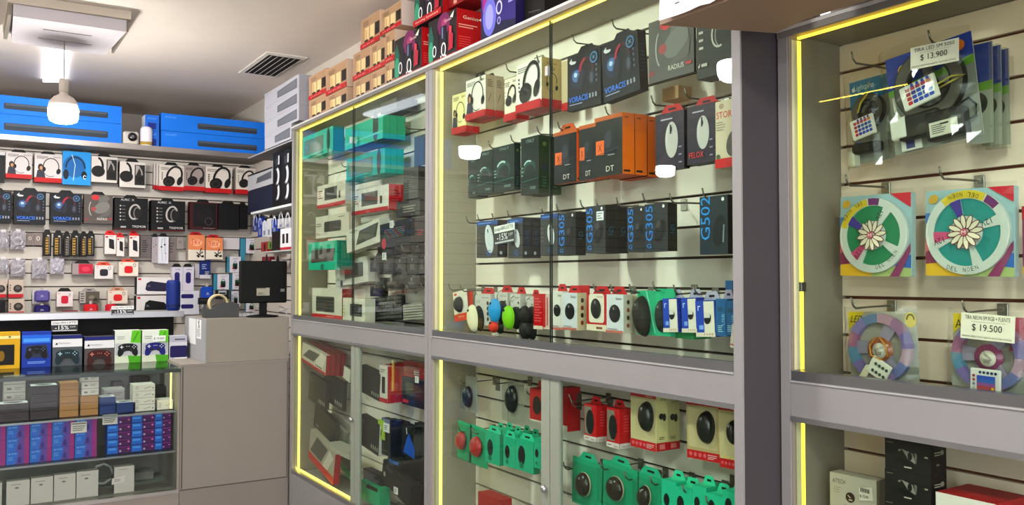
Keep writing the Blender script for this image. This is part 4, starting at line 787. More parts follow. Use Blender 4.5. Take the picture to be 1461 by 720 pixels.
def iri(rect, X, desc, kind, roll):
    m, w, h, z0, ang, ex, dp = frame_of(rect, X, None, 0); mb = MB(); mb.box(-w / 2, 0, .55 * h, w / 2, .0015, h, 'b8b4a4'); a = Art(mb, (-w / 2, 0, 0), (1, 0, 0), (0, 0, 1), (0, -1, 0), w, h)
    a.p([(.0, .72), (.0, 1), (.26, 1)], 'e8d020'); a.t('LED', .03, .84, .2, .94, '2c2a20', sk=.03) if kind == 0 else a.t('A', .03, .8, .12, .92, '2c2a20')
    if kind == 0: a.e(.92, .88, .08, .1, 'e0c828'); a.arc(.92, .88, .06, .08, .02, 0, 180, '6a5a20')
    else: a.p([(.72, .55), (1, .62), (1, 1), (.8, 1)], 'c05870')
    mb.box(-w / 2, 0, 0, w / 2, .001, .55 * h, 'a8a69c'); o = mb.build('neon_strip_pack', None, (m.x, m.y, z0), (0, math.radians(roll), ang)); R = .46 * w; cz = .47 * h; cs = ['8a78b0', 'a880a0', 'c09aa8', '7890b0', '9a8cc0', 'b07898', '6a9ab4', '8c7cb4', 'b498a0', 'a088b8', '7c84b4', 'c0a0b0']
    b = MB(); n = 48
    for i in range(n):
        q0, q1 = i * 2 * math.pi / n, (i + 1) * 2 * math.pi / n; vs = []
        for q in (q0, q1):
            for rr, y in ((R, -.002), (R, -.016), (R * .74, -.016), (R * .74, -.002)): vs.append((rr * math.cos(q), y, cz + rr * math.sin(q) * .98))
        b.add(vs, [(t, (t + 1) % 4, 4 + (t + 1) % 4, 4 + t) for t in range(4)], cs[(i // 4) % 12] + ':g')
    rl = b.build('iridescent_ring', o)
    b = MB(); b.lathe([(R * .36, -.002), (R * .36, -.014)], (0, 0, cz - R * .05), 'b06a3c:g' if kind == 0 else 'a04878:g', 28, 'y'); b.lathe([(R * .22, -.0145), (R * .22, -.0155)], (R * .02, 0, cz - R * .08), 'e6e0d0', 24, 'y')
    for q in (60, 180, 300):
        t = math.radians(q); dx, dz = math.cos(t), math.sin(t); b.prism([(dx * R * .3 - dz * .012, cz + dz * R * .3 + dx * .012), (dx * R * .8 - dz * .016, cz + dz * R * .8 + dx * .016), (dx * R * .8 + dz * .016, cz + dz * R * .8 - dx * .016), (dx * R * .3 + dz * .012, cz + dz * R * .3 - dx * .012)], -.003, -.010, 'a49cac:g', 'y')
    q = Art(b, (-R * .2, -.0157, cz - R * .3), (1, 0, 0), (0, 0, 1), (0, -1, 0), R * .44, R * .44); q.tr('NEON', .5, .62, .6, .16, '3a342c', 20 if kind == 0 else -40); q.lines(.25, .2, .75, .45, 3, '5a5448'); b.build('hub', rl)
    if kind == 0:
        c = MB(); c.bbox(-.05 * w, 0, 0, .20 * w, .005, .34 * h, 'e8e4d4', .002); q = Art(c, (-.05 * w, 0, 0), (1, 0, 0), (0, 0, 1), (0, -1, 0), .25 * w, .34 * h); [q.e(.3 + .4 * (i % 2), .15 + .18 * (i // 2), .09, .09, '4a5a48', n=10) for i in range(8)]; c.build('remote_control', o, (.12 * w, -.026, .0), (0, math.radians(-58), 0))
        c = MB(); c.prism([(-.30 * w, 0), (-.16 * w, .22 * h), (-.08 * w, .2 * h), (-.18 * w, 0)], -.024, -.020, 'e4dcc0', 'y'); c.build('leaflet', o)
        c = MB(); c.tube([(.05 * w, -.022, .62 * h), (.14 * w, -.024, .5 * h), (.16 * w, -.024, .36 * h), (.06 * w, -.024, .3 * h), (-.08 * w, -.024, .36 * h), (-.1 * w, -.022, .5 * h), (-.02 * w, -.022, .62 * h)], .0025, 'd89838:g', 6); c.build('amber_cable', o)
    else:
        c = MB(); c.bbox(-.16 * w, -.030, .0, .22 * w, -.024, .30 * h, 'ece8e0', .002); q = Art(c, (-.16 * w, -.030, .0), (1, 0, 0), (0, 0, 1), (0, -1, 0), .38 * w, .30 * h)
        for i in range(5): q.e(.34 + .13 * i, .84, .05, .05, '2c4878', n=10)
        for j, cc in enumerate(('c05858', 'a060a0', '3870b8', '2c60c0')): q.r(.26, .1 + j * .15, .86, .26 + j * .15, cc)
        for j in range(4): q.e(.17, .14 + j * .18, .05, .05, ('c8c8d0', '8898b8', 'c05060', 'b04050')[j], n=10)
        q.e(.8, .17, .05, .05, 'e0c040', n=10); c.build('remote_control', o)
    c = MB(); rn = random.Random(12 + kind); nx, nz = 9, 10; vs = []; fs = []
    for i in range(nx + 1):
        for j in range(nz + 1): vs.append(((-.54 + 1.08 * i / nx) * w, -.038 + rn.uniform(-.003, .003) + .03 * (abs(i / nx - .5) * 2) ** 4, (0.0 + 1.08 * j / nz) * h))
    for i in range(nx):
        for j in range(nz): q = i * (nz + 1) + j; fs.append((q, q + 1, q + nz + 2, q + nz + 1))
    c.add(vs, fs, 'f2f4f4:q2'); c.build('clear_bag', o); reg(o, desc, 'led strip pack', NU, rect[0]); return o
iri(A3(152, 155, 590, 590), XN + .01, 'clear pack with lilac ring, amber cable and a yellow corner', 0, -2)
iri(A3(800, 180, 1310, 660), XN, 'clear pack with lilac ring and white upright remote', 1, 2)
# boxes on the floor of the nearest case
def F_ait(a):
    a.t('AITECH', .06, .80, .34, .89, '6a6458'); a.e(.45, .56, .10, .10, '5a4438'); a.ln(.40, .6, .46, .55, .02, 'd8c8b8'); a.r(.42, .50, .5, .525, 'd8c8b8'); a.t('Router', .34, .32, .56, .40, '7a6a58'); a.lines(.1, .6, .3, .74, 3, 'b8b0a0')
    a.p([(.64, .80), (.92, .86), (.94, .60), (.66, .55)], 'e8e2d4'); [a.r(.68 + i * .035, .73, .7 + i * .035, .81, '4a4640') for i in range(6)]; a.t('$ 7200', .68, .62, .86, .68, '3a3630')
pack('router_box', A4(90, 475, 480, 900), 'white cardboard box with round dark emblem and price sticker', 'box', NU, X=1.70, u2=A4(548, 0)[0], base='c8c2b4', side='8c8478', F=F_ait, yaw=3)
def F_pc(a):
    a.r(0, 0, 1, 1, '34322e'); a.lines(.04, .84, .22, .9, 1, '8a8676'); a.p([(.25, .3), (.62, .2), (.68, .35), (.32, .45)], '1c201c'); a.p([(.38, .72), (.62, .62), (.68, .30), (.52, .42)], '9a9890'); a.e(.56, .52, .05, .08, '2a2a28'); a.p([(.66, .66), (.72, .62), (.70, .32), (.66, .4)], '7a786e'); a.p([(.3, .66), (.36, .72), (.38, .68), (.34, .62)], '8a887c'); a.r(.44, .14, .6, .18, 'c8c4b4'); a.r(.88, .55, .95, .6, 'b0ac9c')
def S_pc(a): a.lines(.2, .6, .7, .75, 2, 'b8b4a8'); a.e(.7, .7, .12, .1, '9a9688', n=8); a.r(.3, .3, .5, .36, '8a8678')
zb_ = None
for k, (y0, y1) in enumerate(((172, 442), (442, 700), (700, 958))):
    pack('component_box', A4(560, y0, 948, y1 - 2), 'black box with grey metal device, ' + ('top of stack', 'second in stack', 'third in stack')[k], 'box', NU, X=1.655, u2=A4(1057, 0)[0], base='2e2c28', side='2c2420', F=F_pc, Rr=S_pc, yaw=0)
pack('red_top_box', A4(998, 660, 1500, 900), 'white box with a red top', 'box', NU, X=1.66, T=.12, base='e8e2da', top='c02830', side='c02830')
for p in ((125, 125), (520, 15)): hook(*A1(*p), X=1.655, back=1.806, where='nearest display case, above the large kit')
for p in ((105, 80), (640, 35)): hook(*A2(*p), X=1.655, back=1.806, where='nearest display case, above the round reels')
for p in ((155, 70), (870, 90)): hook(*A3(*p), X=1.655, back=1.806, where='nearest display case, above the lilac rings')

# ============================================================ FAR CASE
UU = 'upper part, far case'; Q1 = crop(410, 150, 4.5); R1 = crop(410, 300, 4.233)
TE = '2cb8a0'
def F_tw(a): a.r(.06, .18, .70, .80, '70847c'); a.r(.08, .2, .68, .78, '8a9a92'); a.e(.86, .5, .05, .14, '4c5c58'); a.ln(0, .02, .7, .1, .02, '1c8c78')
def F_th(a): a.e(.82, .62, .07, .16, '4c5c58'); a.ln(0, .25, 1, .30, .02, '7ad8c4')
pack('keyboard_box', Q1(100, 170, 292, 325), 'long teal keyboard box farthest left', 'box', UU, X=1.53, u2=Q1(360, 0)[0], base='58ccb8', side='1c98a0', F=F_tw)
pack('keyboard_box', Q1(372, 105, 612, 250), 'long teal keyboard box with round hole, uppermost', 'box', UU, X=1.53, u2=Q1(755, 0)[0], base='3cc8ac', side='30b08c', bot='1878a0', F=F_th, Rr=lambda a: (a.ln(.3, 0, .3, 1, .02, '1c8870'), a.ln(.62, 0, .62, 1, .02, '1c8870')))
pack('grey_box', Q1(600, -30, 700, 40), 'dark grey box on top of the uppermost teal box', 'box', UU, X=1.56, T=.1, base='56585a', bot='4a4c50')
pack('keyboard_box', Q1(380, 310, 625, 462), 'long teal keyboard box with grey window, second down', 'box', UU, X=1.53, u2=Q1(745, 0)[0], base='30b8b4', side='2cb0a8', F=F_tw, Rr=lambda a: (a.ln(.3, 0, .3, 1, .02, '1c8870'), a.ln(.62, 0, .62, 1, .02, '1c8870')))
def F_wr(a): a.r(.28, .3, .72, .84, '6a6862'); a.rr(.3, .33, .7, .8, .03, '55534e'); a.r(.78, .3, .84, .6, '4a4844'); a.r(0, 0, 1, .16, 'c42430'); a.lines(.06, .4, .2, .8, 4, 'a05048')
def S_red(a): a.r(0, 0, 1, 1, 'c02430'); a.lines(.1, .3, .9, .8, 5, '8c1c28')
pack('mouse_pad_box', Q1(192, 500, 372, 650), 'white box with red base and bent grey window, left', 'box', UU, X=1.54, T=.05, base='dcd4c4', F=F_wr)
pack('keyboard_box', Q1(414, 530, 650, 690), 'white and red keyboard box with red end', 'box', UU, X=1.53, u2=Q1(742, 0)[0], base='e0dcd4', side='b02430', F=F_wr, Rr=S_red)
def F_g2(a): a.rr(.27, .25, .78, .72, .03, '56524a'); a.t('71', .02, .1, .12, .22, 'c04038'); a.lines(.03, .5, .2, .7, 2, '8a7a70'); a.lines(.7, .82, .92, .9, 1, '7a6a60')
pack('keyboard_box', R1(172, 25, 372, 160), 'white keypad box with dark rounded window', 'box', UU, X=1.54, T=.06, base='d8d0c0', F=F_g2)
def F_kb(a): a.p([(.3, .2), (.9, .28), (.98, .85), (.42, .78)], '5c5a50'); a.lines(.12, .8, .4, .9, 1, 'a09888'); a.p([(.33, .25), (.85, .32), (.93, .8), (.44, .74)], '6e6c60')
pack('keyboard_box', R1(360, 85, 560, 225), 'white keyboard box leaning with slanted dark window', 'box', UU, X=1.535, T=.05, base='dcd8cc', F=F_kb, roll=-6)
pack('keyboard_box', R1(292, 295, 490, 445), 'white keypad box leaning above the bottom row', 'box', UU, X=1.622, T=.05, base='d8d4cc', F=lambda a: (a.rr(.3, .24, .86, .8, .02, '66645a'), a.lines(.08, .84, .3, .9, 1, '6878a8'), a.e(.2, .1, .04, .04, '6a6058')), roll=-4)
def F_t5(a): a.p([(.08, .25), (.88, .3), (.94, .74), (.1, .72)], '504c44'); a.e(.5, .1, .06, .04, '1c7c68'); a.r(.15, .74, .6, .78, '1c8c74')
pack('keyboard_box', R1(130, 188, 300, 358), 'teal keypad box with dark window at lower left', 'box', UU, X=1.53, u2=R1(398, 0)[0], base='1cbc9c', side='189c88', F=F_t5, Rr=lambda a: [a.ln(.2 * i, 0, .2 * i, 1, .03, '14806c') for i in range(1, 5)])
def F_w7(a): a.rr(.14, .2, .76, .72, .02, '6a685e'); a.r(0, 0, 1, .12, 'd02a2c'); a.lines(.5, .04, .8, .08, 1, 'f0b0a0'); [a.r(.16, .25 + i * .12, .74, .3 + i * .12, '504e46') for i in range(4)]
pack('keyboard_box', R1(150, 470, 330, 650), 'white keypad box with red base at bottom left', 'box', UU, X=1.53, u2=R1(400, 0)[0], base='dcd6c6', side='a82428', F=F_w7)
pack('keyboard_box', R1(335, 530, 468, 672), 'small white keypad box at the bottom', 'box', UU, X=1.53, T=.05, base='e0dccc', F=lambda a: (a.r(.34, .24, .88, .76, '46443e'), [a.r(.37 + .1 * i, .28 + .12 * j, .44 + .1 * i, .36 + .12 * j, '6a6860') for i in range(5) for j in range(4)], [a.r(.08, .2 + i * .14, .16, .26 + i * .14, 'b0c050') for i in range(4)]))
def F_rgb(a): keyboard(a, .1, .35, .8, .75, .06, '2a2c34', '4a5a88', 5, 12, ['a04048', '48905c', '4868b0', 'a08840', '8a4890']); a.r(.4, .82, .52, .98, 'd8d4d0'); a.e(.14, .18, .08, .08, 'c84858')
pack('keyboard_box', R1(562, 65, 742, 215), 'navy keyboard box with rainbow keys', 'box', UU, X=1.535, T=.05, base='26283a', F=F_rgb, roll=-3)
pack('keyboard_box', R1(742, 40, 830, 190), 'dark maroon box with red print', 'box', UU, X=1.535, T=.05, base='3c2428', F=lambda a: (a.lines(.5, .25, .95, .5, 3, 'b03038'), a.lines(.2, .6, .6, .8, 3, '6a4448')))
pack('keyboard_box', Q1(745, 400, 840, 600), 'dark grey box with faint print right of the red end', 'box', UU, X=1.54, T=.05, base='4a4844', F=lambda a: a.lines(.1, .2, .9, .8, 8, '6a6862'))
pack('hang_card', Q1(815, 195, 880, 385), 'slate blue card at the upper right corner', 'card', UU, X=1.60, T=.01, base='4c5c6c')
pack('keyboard_box', Q1(700, 610, 850, 710), 'dark box with pale label under the red end', 'box', UU, X=1.55, T=.05, base='3c3a38', F=lambda a: a.lines(.3, .2, .9, .7, 3, '9a9488'))
def F_dk(a): a.p([(.2, .2), (.9, .2), (.7, .7), (.35, .7)], '4c4a48'); a.lines(.3, .3, .8, .6, 4, '8a8682'); a.e(.5, .85, .05, .05, '9a9690')
for r in ((545, 215, 640, 270), (645, 200, 740, 262), (745, 210, 830, 268), (560, 282, 640, 385), (645, 290, 715, 375), (722, 280, 790, 390), (792, 290, 835, 380), (500, 285, 558, 370), (560, 405, 700, 470), (705, 405, 800, 470), (500, 455, 560, 520)):
    pack('accessory_pack', R1(*r), 'dark grey pack with silver print', 'pack', UU, X=1.60, T=.04, base='36343a' if r[1] < 300 else '3c3b38', F=F_dk, tab='6a6866')
def real_keyboard(rect, desc, c, k, lean, where=UU, X=1.61):
    m, w, h, z0, ang, ex, dp = frame_of(rect, X, None, 0); b = MB(); b.bbox(-w / 2, -.010, 0, w / 2, .006, h, c, .003); o = b.build('keyboard', None, (m.x, m.y, z0), (math.radians(lean), math.radians(-4), ang))
    b = MB(); n, r = 16, 6
    for j in range(r):
        for i in range(n): b.bbox(-w / 2 + w * (i + .6) / (n + .8), -.015, h * (j + .55) / (r + .8), -w / 2 + w * (i + 1.4) / (n + .8), -.009, h * (j + 1.3) / (r + .8), k, .0008)
    b.build('keys', o); reg(o, desc, 'keyboard', where, rect[0])
real_keyboard(R1(470, 520, 712, 668), 'black keyboard with grey keys propped on the case floor', '302f2e', '6a6864', 0)
real_keyboard(R1(715, 560, 835, 668), 'light grey keyboard propped beside the post', '8a8880', 'b4b0a4', 0)
for p in ((750, 115), (345, 365)): hook(*Q1(*p), where='upper part, far case')
for p in ((580, 452), (720, 455), (805, 440), (690, 212), (650, 205), (510, 448)): hook(*R1(*p), where='upper part, far case')
price_sign('small_tag', R1(572, 255, 596, 298), 'tiny white tag', 'between dark packs, far case', X=1.53, F=lambda a: a.lines(.2, .2, .8, .8, 3, '6a6a70'), cat='tag')
price_sign('small_tag', R1(618, 62, 640, 105), 'tiny white tag', 'on the rainbow keyboard box, far case', X=1.53, F=lambda a: a.lines(.2, .2, .8, .8, 3, '6a6a70'), cat='tag')

UL = 'lower part, far case'; S1 = crop(410, 470, 5.538); T1 = crop(410, 590, 5.538)
def F_lap(a): a.p([(.05, .3), (.5, .3), (.75, .85), (.3, .8)], '6e685c'); a.p([(.52, .05), (.85, .1), (1, .9), (.8, 1), (.62, .5)], 'e4dccc'); [a.r(.6 + i * .07, .18, .64 + i * .07, .27, '3a3834') for i in range(4)]; a.r(0, 0, 1, .14, 'c03028')
for k in range(4):
    pack('laptop_stand_box', S1(112 + k * 40, 145 - k * 4, 302 + k * 40, 300 + k * 2), 'flat box of a red fan', 'box', 'lower part, far case', X=1.535 + k * .032, T=.022, base='c02c2c' if k else 'cfc6b4', side='b82830', F=F_lap if k == 0 else None, roll=8)
def F_dark(a): [a.r(.62 + i * .1, .12, .65 + i * .1, .25, 'd0ccc0') for i in range(4)]; a.lines(.08, .75, .3, .9, 2, '6c6a64')
for k, (r, d) in enumerate((((165, 372, 300, 590), 'charcoal flat box tilted'), ((285, 375, 435, 595), 'charcoal flat box tilted'))):
    pack('cooler_box', S1(*r), d, 'box', 'under the red fan, far case', X=1.565 + .026 * k, T=.02, base='3a3a36', side='4a4a46', F=F_dark, roll=7)
pack('white_card', S1(440, 300, 490, 400), 'white card corner beside the door stile', 'card', UL, X=1.60, T=.006, base='d8d4c8', roll=12)
pack('cooler_box', S1(568, 310, 728, 525), 'charcoal flat box with four white icons, upper', 'box', UL, X=1.535, T=.03, base='3e3e3a', side='d8d4cc', F=F_dark, roll=6)
pack('cooler_box', T1(568, 40, 720, 285), 'charcoal flat box with four white icons, lower', 'box', UL, X=1.535, T=.03, base='3c3c38', side='dcd8d0', F=F_dark, roll=6)
for k in range(4):
    pack('red_accessory_box', S1(728 + k * 42, 285 - k * 8, 792 + k * 42, 575 - k * 4), 'upright red accessory box', 'box', UL, X=1.535 + .027 * k, T=.025, base='dcd4cc' if k == 0 else 'c4242c', side='c4242c', F=(lambda a: (a.r(.3, .25, .7, .7, '3a3c3a'), a.r(0, 0, 1, .12, 'c82c34'), a.lines(.1, .8, .7, .92, 2, '8a8480'))) if k == 0 else (lambda a: a.lines(.1, .2, .8, .9, 6, '8c1c24')))
pack('pad_box', S1(905, 390, 1090, 610), 'navy box with green and maroon picture', 'box', UL, X=1.54, T=.05, base='2c2c44', F=lambda a: (a.r(.15, .35, .5, .85, '345c40'), a.r(.5, .3, .95, .85, '5c3440'), a.r(.05, .08, .3, .2, 'c83c58'), a.lines(.2, .4, .9, .8, 6, '7c5c5c')))
pack('red_accessory_box', S1(920, 255, 1085, 380), 'glossy red pack above the navy box', 'pack', UL, X=1.555, T=.04, base='a82830:g', F=lambda a: (a.r(.5, .2, .75, .5, 'c8b0a8'), a.lines(.1, .1, .9, .8, 5, '7c2028')))
price_sign('small_tag', S1(1008, 368, 1036, 420), 'tiny white tag', 'on the navy box, lower part of far case', X=1.532, F=lambda a: a.lines(.2, .2, .8, .8, 3, '6a6a70'), cat='tag')
pack('cooler_box', T1(205, -20, 370, 180), 'charcoal flat box tilted', 'box', 'lower left of far case', X=1.60, T=.02, base='3e3c36', side='55534c', F=lambda a: a.lines(.1, .1, .3, .2, 2, 'b0aca0'), roll=14)
pack('white_flat_box', T1(310, 60, 445, 230), 'white flat box tilted behind the door', 'box', UL, X=1.667, T=.02, base='d8d2c4', side='a8a498', F=lambda a: a.lines(.2, .15, .7, .25, 1, '6a6860'), roll=16)
pack('stacked_tray', T1(330, 258, 492, 292), 'pale flat tray box', 'box', UL, X=1.56, T=.06, base='b8b4a8')
pack('stacked_tray', T1(330, 294, 492, 326), 'pale flat tray box', 'box', UL, X=1.56, T=.06, base='c4c0b4')
pack('metal_stand', T1(240, 232, 332, 312), 'dark ribbed metal stand', 'stand', UL, X=1.60, T=.05, base='3c3a34', F=lambda a: [a.ln(.05, .2 + .3 * i, .95, .1 + .3 * i, .06, 'a8a498') for i in range(3)])
def F_r2(a): a.p([(.05, .32), (.5, .30), (.72, .9), (.28, .95)], '6a645a'); a.p([(.55, .2), (.72, .15), (.95, .8), (.8, .95)], 'dcd4c8'); a.r(0, 0, 1, .25, 'd04028')
pack('laptop_stand_box', T1(165, 325, 360, 520), 'red and beige flat box tilted at the case floor', 'box', UL, X=1.54, u2=T1(420, 0)[0], base='b8b0a0', side='b82028', F=F_r2, roll=12, zb=.585, zt=.74)
pack('laptop_stand_box', T1(375, 400, 500, 590), 'green flat box tilted behind the red one', 'box', UL, X=1.635, T=.03, zb=.585, zt=.70, base='2c9c70', side='248860', F=lambda a: (a.r(.3, .35, 1, .9, '5c6c60'), a.r(0, 0, 1, .12, '34b484')), roll=16)
pack('hang_card', T1(716, 50, 764, 200), 'lime green hang strip', 'card', UL, X=1.54, T=.006, base='a8c838', F=lambda a: a.r(.35, .2, .6, .5, '4c5c20'))
price_sign('small_tag', T1(758, 75, 805, 145), 'white price tag', 'beside the lime strip, far case', X=1.533, F=lambda a: a.lines(.2, .2, .8, .8, 3, '3a3a40'), cat='tag')
for k in range(3):
    pack('cable_pack', T1(745 + k * 52, 40 + k * 8, 815 + k * 52, 330), 'dark hanging pack with pale top', 'pack', UL, X=1.545 + .032 * k, T=.03, base='2c2e34', side='1c2c4c', F=lambda a: (a.r(.1, .85, .9, 1, '8088a8'), a.lines(.1, .1, .9, .16, 1, '6a6c74')))
pack('cable_pack', T1(905, 90, 1010, 340), 'black pack with bright blue triangle', 'pack', UL, X=1.535, T=.03, base='1c2430', F=lambda a: (a.p([(.1, .1), (.95, .0), (.95, .3), (.55, .75), (.4, .6)], '2468c8'), a.ln(.35, .9, .4, .7, .06, 'e0e0e0')))
pack('cable_pack', T1(1005, 80, 1090, 330), 'slate pack beside the post', 'pack', UL, X=1.56, T=.03, base='343c40')
pack('cable_pack', T1(795, 350, 900, 430), 'black pack with blue print lower down', 'pack', UL, X=1.55, T=.03, base='1c2028', F=lambda a: a.r(.1, .4, .8, .75, '2c70b0'))
pack('cable_pack', T1(900, 340, 1085, 520), 'wide dark grey pack lower right', 'pack', UL, X=1.62, T=.04, base='3c3e40')
pack('headset_box', T1(740, 455, 960, 630), 'charcoal box leaning on the case floor', 'box', UL, X=1.545, T=.05, base='3a3836', F=lambda a: (a.lines(.1, .7, .4, .9, 2, '6a6866'), a.e(.1, .4, .04, .04, 'b0aca4')), roll=14)
price_sign('small_tag', T1(840, 580, 872, 634), 'tiny white tag', 'on the leaning charcoal box, far case', X=1.532, F=lambda a: a.lines(.2, .2, .8, .8, 3, '6a6a70'), cat='tag')
pack('green_bag_pack', T1(572, 560, 728, 705), 'mint green pack at the case floor', 'pack', UL, X=1.55, T=.05, base='2cb084', F=lambda a: a.p([(.3, .75), (.9, .8), (.9, 1), (.4, 1)], '2c2c30'))
pack('dark_pack', T1(600, 460, 740, 560), 'black and silver pack over the mint green one', 'pack', UL, X=1.58, T=.04, base='3c3c40', F=lambda a: a.lines(.0, .2, 1, .9, 6, '8c8c90'))
pack('olive_box', T1(950, 590, 1085, 720), 'olive brown box in the lower right corner', 'box', UL, X=1.61, T=.06, base='4a4430', F=lambda a: a.t('RGB', .2, .2, .7, .45, 'c0b888'))

# ============================================================ BOXES ON TOP OF THE CASES
V1 = crop(430, 0, 4.235); V2 = crop(540, 0, 6.087); TOPZ = 2.3715
def F_sp(a):
    a.r(.05, .2, .95, .95, 'c0a080'); a.r(.22, .22, .44, .66, 'ecd4a0'); a.r(.27, .24, .31, .6, 'c8a470'); a.r(.50, .22, .72, .66, 'eed8a8'); a.r(.76, .25, .97, .66, '3c302a'); a.lines(.15, .7, .55, .88, 3, '8a7460'); a.r(.22, .17, .40, .25, '4a3a30'); a.r(.5, .17, .66, .25, '4a3a30')
def F_spr(a): F_sp(a); a.r(0, 0, 1, .17, 'c8262c'); a.t('genius', .14, .05, .3, .11, 'f0d8cc'); a.t('genius', .36, .05, .52, .11, 'f0d8cc'); a.t('genius', .58, .05, .74, .11, 'f0d8cc')
WT = 'on top of the far case'
cols = [(47, 438, 150, 582, 700), (152, 388, 275, 550, 662), (315, 303, 416, 465, 600), (420, 250, 506, 418, 545), (508, 190, 565, 372, 490)]
for x0, y0, x1, y1, y2 in cols:
    lo = pack('speaker_box', V1(x0, y1 + 3, x1, y2), 'peach speaker box, bottom layer', 'box', WT, X=1.53, T=.13, base='c4a288', side='c8b098', F=F_sp, zb=TOPZ)[0]
    m, w, h, zb, *_ = frame_of(V1(x0, y1 + 2, x1, y2), 1.53)
    pack('speaker_box', V1(x0, y0, x1, y1), 'peach speaker box with red base', 'box', WT, X=1.53, T=.13, base='c8a68c', side='d0bcaa', F=F_spr)
pack('speaker_box', V1(362, 92, 474, 272), 'peach speaker box, topmost layer, red base', 'box', WT, X=1.53, T=.13, base='c8a68c', side='d0bcaa', F=F_spr)
pack('speaker_box', V1(480, 38, 604, 184), 'peach speaker box, topmost layer, pale side', 'box', WT, X=1.53, T=.13, base='ccac92', side='ccc0b8', F=F_spr, Rr=lambda a: a.e(.7, .3, .12, .2, '3a342e', 30))
def F_gen(a):
    a.r(0, 0, 1, 1, '3c3236'); a.e(.55, .8, .22, .2, '8c3470'); a.e(.57, .82, .1, .08, 'b04880'); a.p([(0, .1), (.16, .2), (.2, .6), (.1, .9), (0, .7)], '2c7060'); a.e(.1, .3, .09, .2, '48a888'); a.r(.24, .2, .38, .72, '342c3c'); a.r(.46, .18, .66, .76, '2c2438'); a.r(.5, .5, .55, .74, '7888b0')
    a.arc(.24, .3, .07, .10, .025, 0, 360, 'e8ecf0', 18); a.arc(.57, .26, .085, .12, .03, 0, 360, 'f4f4f4', 18); a.e(.24, .3, .02, .03, '50545c'); a.e(.57, .26, .03, .05, '50545c')
    a.p([(.76, .3), (.84, .28), (.86, .66), (.78, .7)], 'd84860'); a.p([(.75, .18), (.9, .2), (.92, .5), (.8, .55)], 'b82c48'); a.r(0, 0, 1, .10, 'c01c28'); a.e(.66, .08, .035, .04, 'e8e8e8'); a.e(.5, .12, .02, .02, 'e8e8e8')
    a.t('Genius', .62, .80, .86, .86, 'e8dcd0'); a.p([(.82, .86), (.96, .96), (.92, .82)], 'f0ece0')
def S_gen(a): a.t('Genius', .18, .80, .62, .87, 'f0dcc8'); a.p([(.62, .82), (.82, .94), (.76, .80)], 'f0ece0'); a.lines(.05, .60, .6, .70, 2, 'e8b0a0'); a.lines(.05, .2, .5, .45, 5, 'd85050')
WM = 'on top of the middle case'
pack('speaker_box', V1(567, 205, 725, 432), 'red gaming speaker box with two ringed speakers', 'box', 'on the case tops', X=1.53, T=.14, base='3c3236', side='b8141c', F=F_gen, Rr=S_gen, zb=TOPZ)
pack('speaker_box', V1(772, 92, 936, 325), 'red gaming speaker box with broad lettered side', 'box', WM, X=1.53, T=.15, base='3c3236', side='b8141c', F=F_gen, Rr=S_gen, zb=TOPZ)
pack('speaker_box', V1(688, -110, 850, 124), 'red gaming speaker box in the upper layer', 'box', WM, X=1.53, T=.10, base='3c3236', side='b0141c', F=lambda a: (F_gen(a), a.r(0, 0, 1, .16, 'c01c28'), a.t('Gaming Speakers', .08, .04, .9, .11, 'f0dcd0')), Rr=lambda a: a.r(.6, .1, .8, .2, 'c8a090'))
pack('speaker_box', V1(885, -90, 1010, 22), 'plain dark red box edge in the upper layer', 'box', WM, X=1.55, T=.10, base='a01820', side='c8c0c0', F=lambda a: a.r(.3, .1, .45, .3, 'c8a090'))
def F_pur(a): a.p([(0, 0), (1, 0), (1, .2), (0, .35)], '2c2c58'); a.p([(.05, .55), (.5, .7), (.3, 1), (.05, .9)], 'a83890'); a.e(.26, .42, .2, .3, '7878d0'); a.e(.26, .42, .12, .2, 'a0a0e0'); a.arc(.55, .5, .09, .11, .03, 0, 360, 'c8c8f0', 14); a.arc(.55, .85, .09, .11, .03, 0, 360, 'c8c8f0', 14); a.arc(.55, .28, .05, .06, .02, 0, 360, 'a8a8e0', 14); a.t('FOX', .82, .5, .95, .95, 'b0a8e8', 90)
pack('speaker_box', V1(1090, -130, 1290, 130), 'purple gaming box with glowing figure and rings', 'box', WM, X=1.53, T=.10, base='44388c', side='383070', F=F_pur, zb=TOPZ)
pack('speaker_box', V2(1270, -60, 1440, 100), 'black box behind the purple one', 'box', WM, X=1.56, T=.10, base='201c1c', side='181414', F=lambda a: a.ln(.2, .5, .8, .42, .04, '5a5654'), zb=TOPZ)

# ============================================================ CORNER BETWEEN THE FAR CASE AND THE BACK WALL
def F_kbw(a): a.p([(.42, .18), (.92, .12), (.95, .62), (.42, .55)][:0] or [(.40, .2), (.95, .16), (.95, .8), (.40, .66)], '6c6e76'); a.p([(.42, .25), (.93, .22), (.93, .74), (.42, .6)], '84868e'); a.lines(.05, .8, .3, .9, 1, 'a8a8b4')
WB = 'beside the far case'
for i in range(4):
    r = (378, 117.5 + 22 * i, 426 if i < 3 else 415.5, 139.5 + 22 * i)
    pack('keyboard_box', r, 'long white box with dark slanted window, ' + ('top of the stack', 'second in the stack', 'third in the stack', 'bottom of the stack')[i], 'box', WB, X=1.50, T=.17, base='c2c2ca', side='b4b4bc', F=F_kbw, zb=2.558 - .083 * i, zt=2.640 - .083 * i)
e = MB().box(1.50, 4.506, 2.296, 1.698, 5.35, 2.304, 'b0b0b4').build('bracket_shelf'); MB().box(1.6, 4.9, 2.2, 1.698, 4.905, 2.296, '8a8a8e:m').build('bracket', e); reg(e, 'thin bracket shelf under the stack of long white boxes', 'shelf', WB)
X1 = crop(340, 195, 4.0)
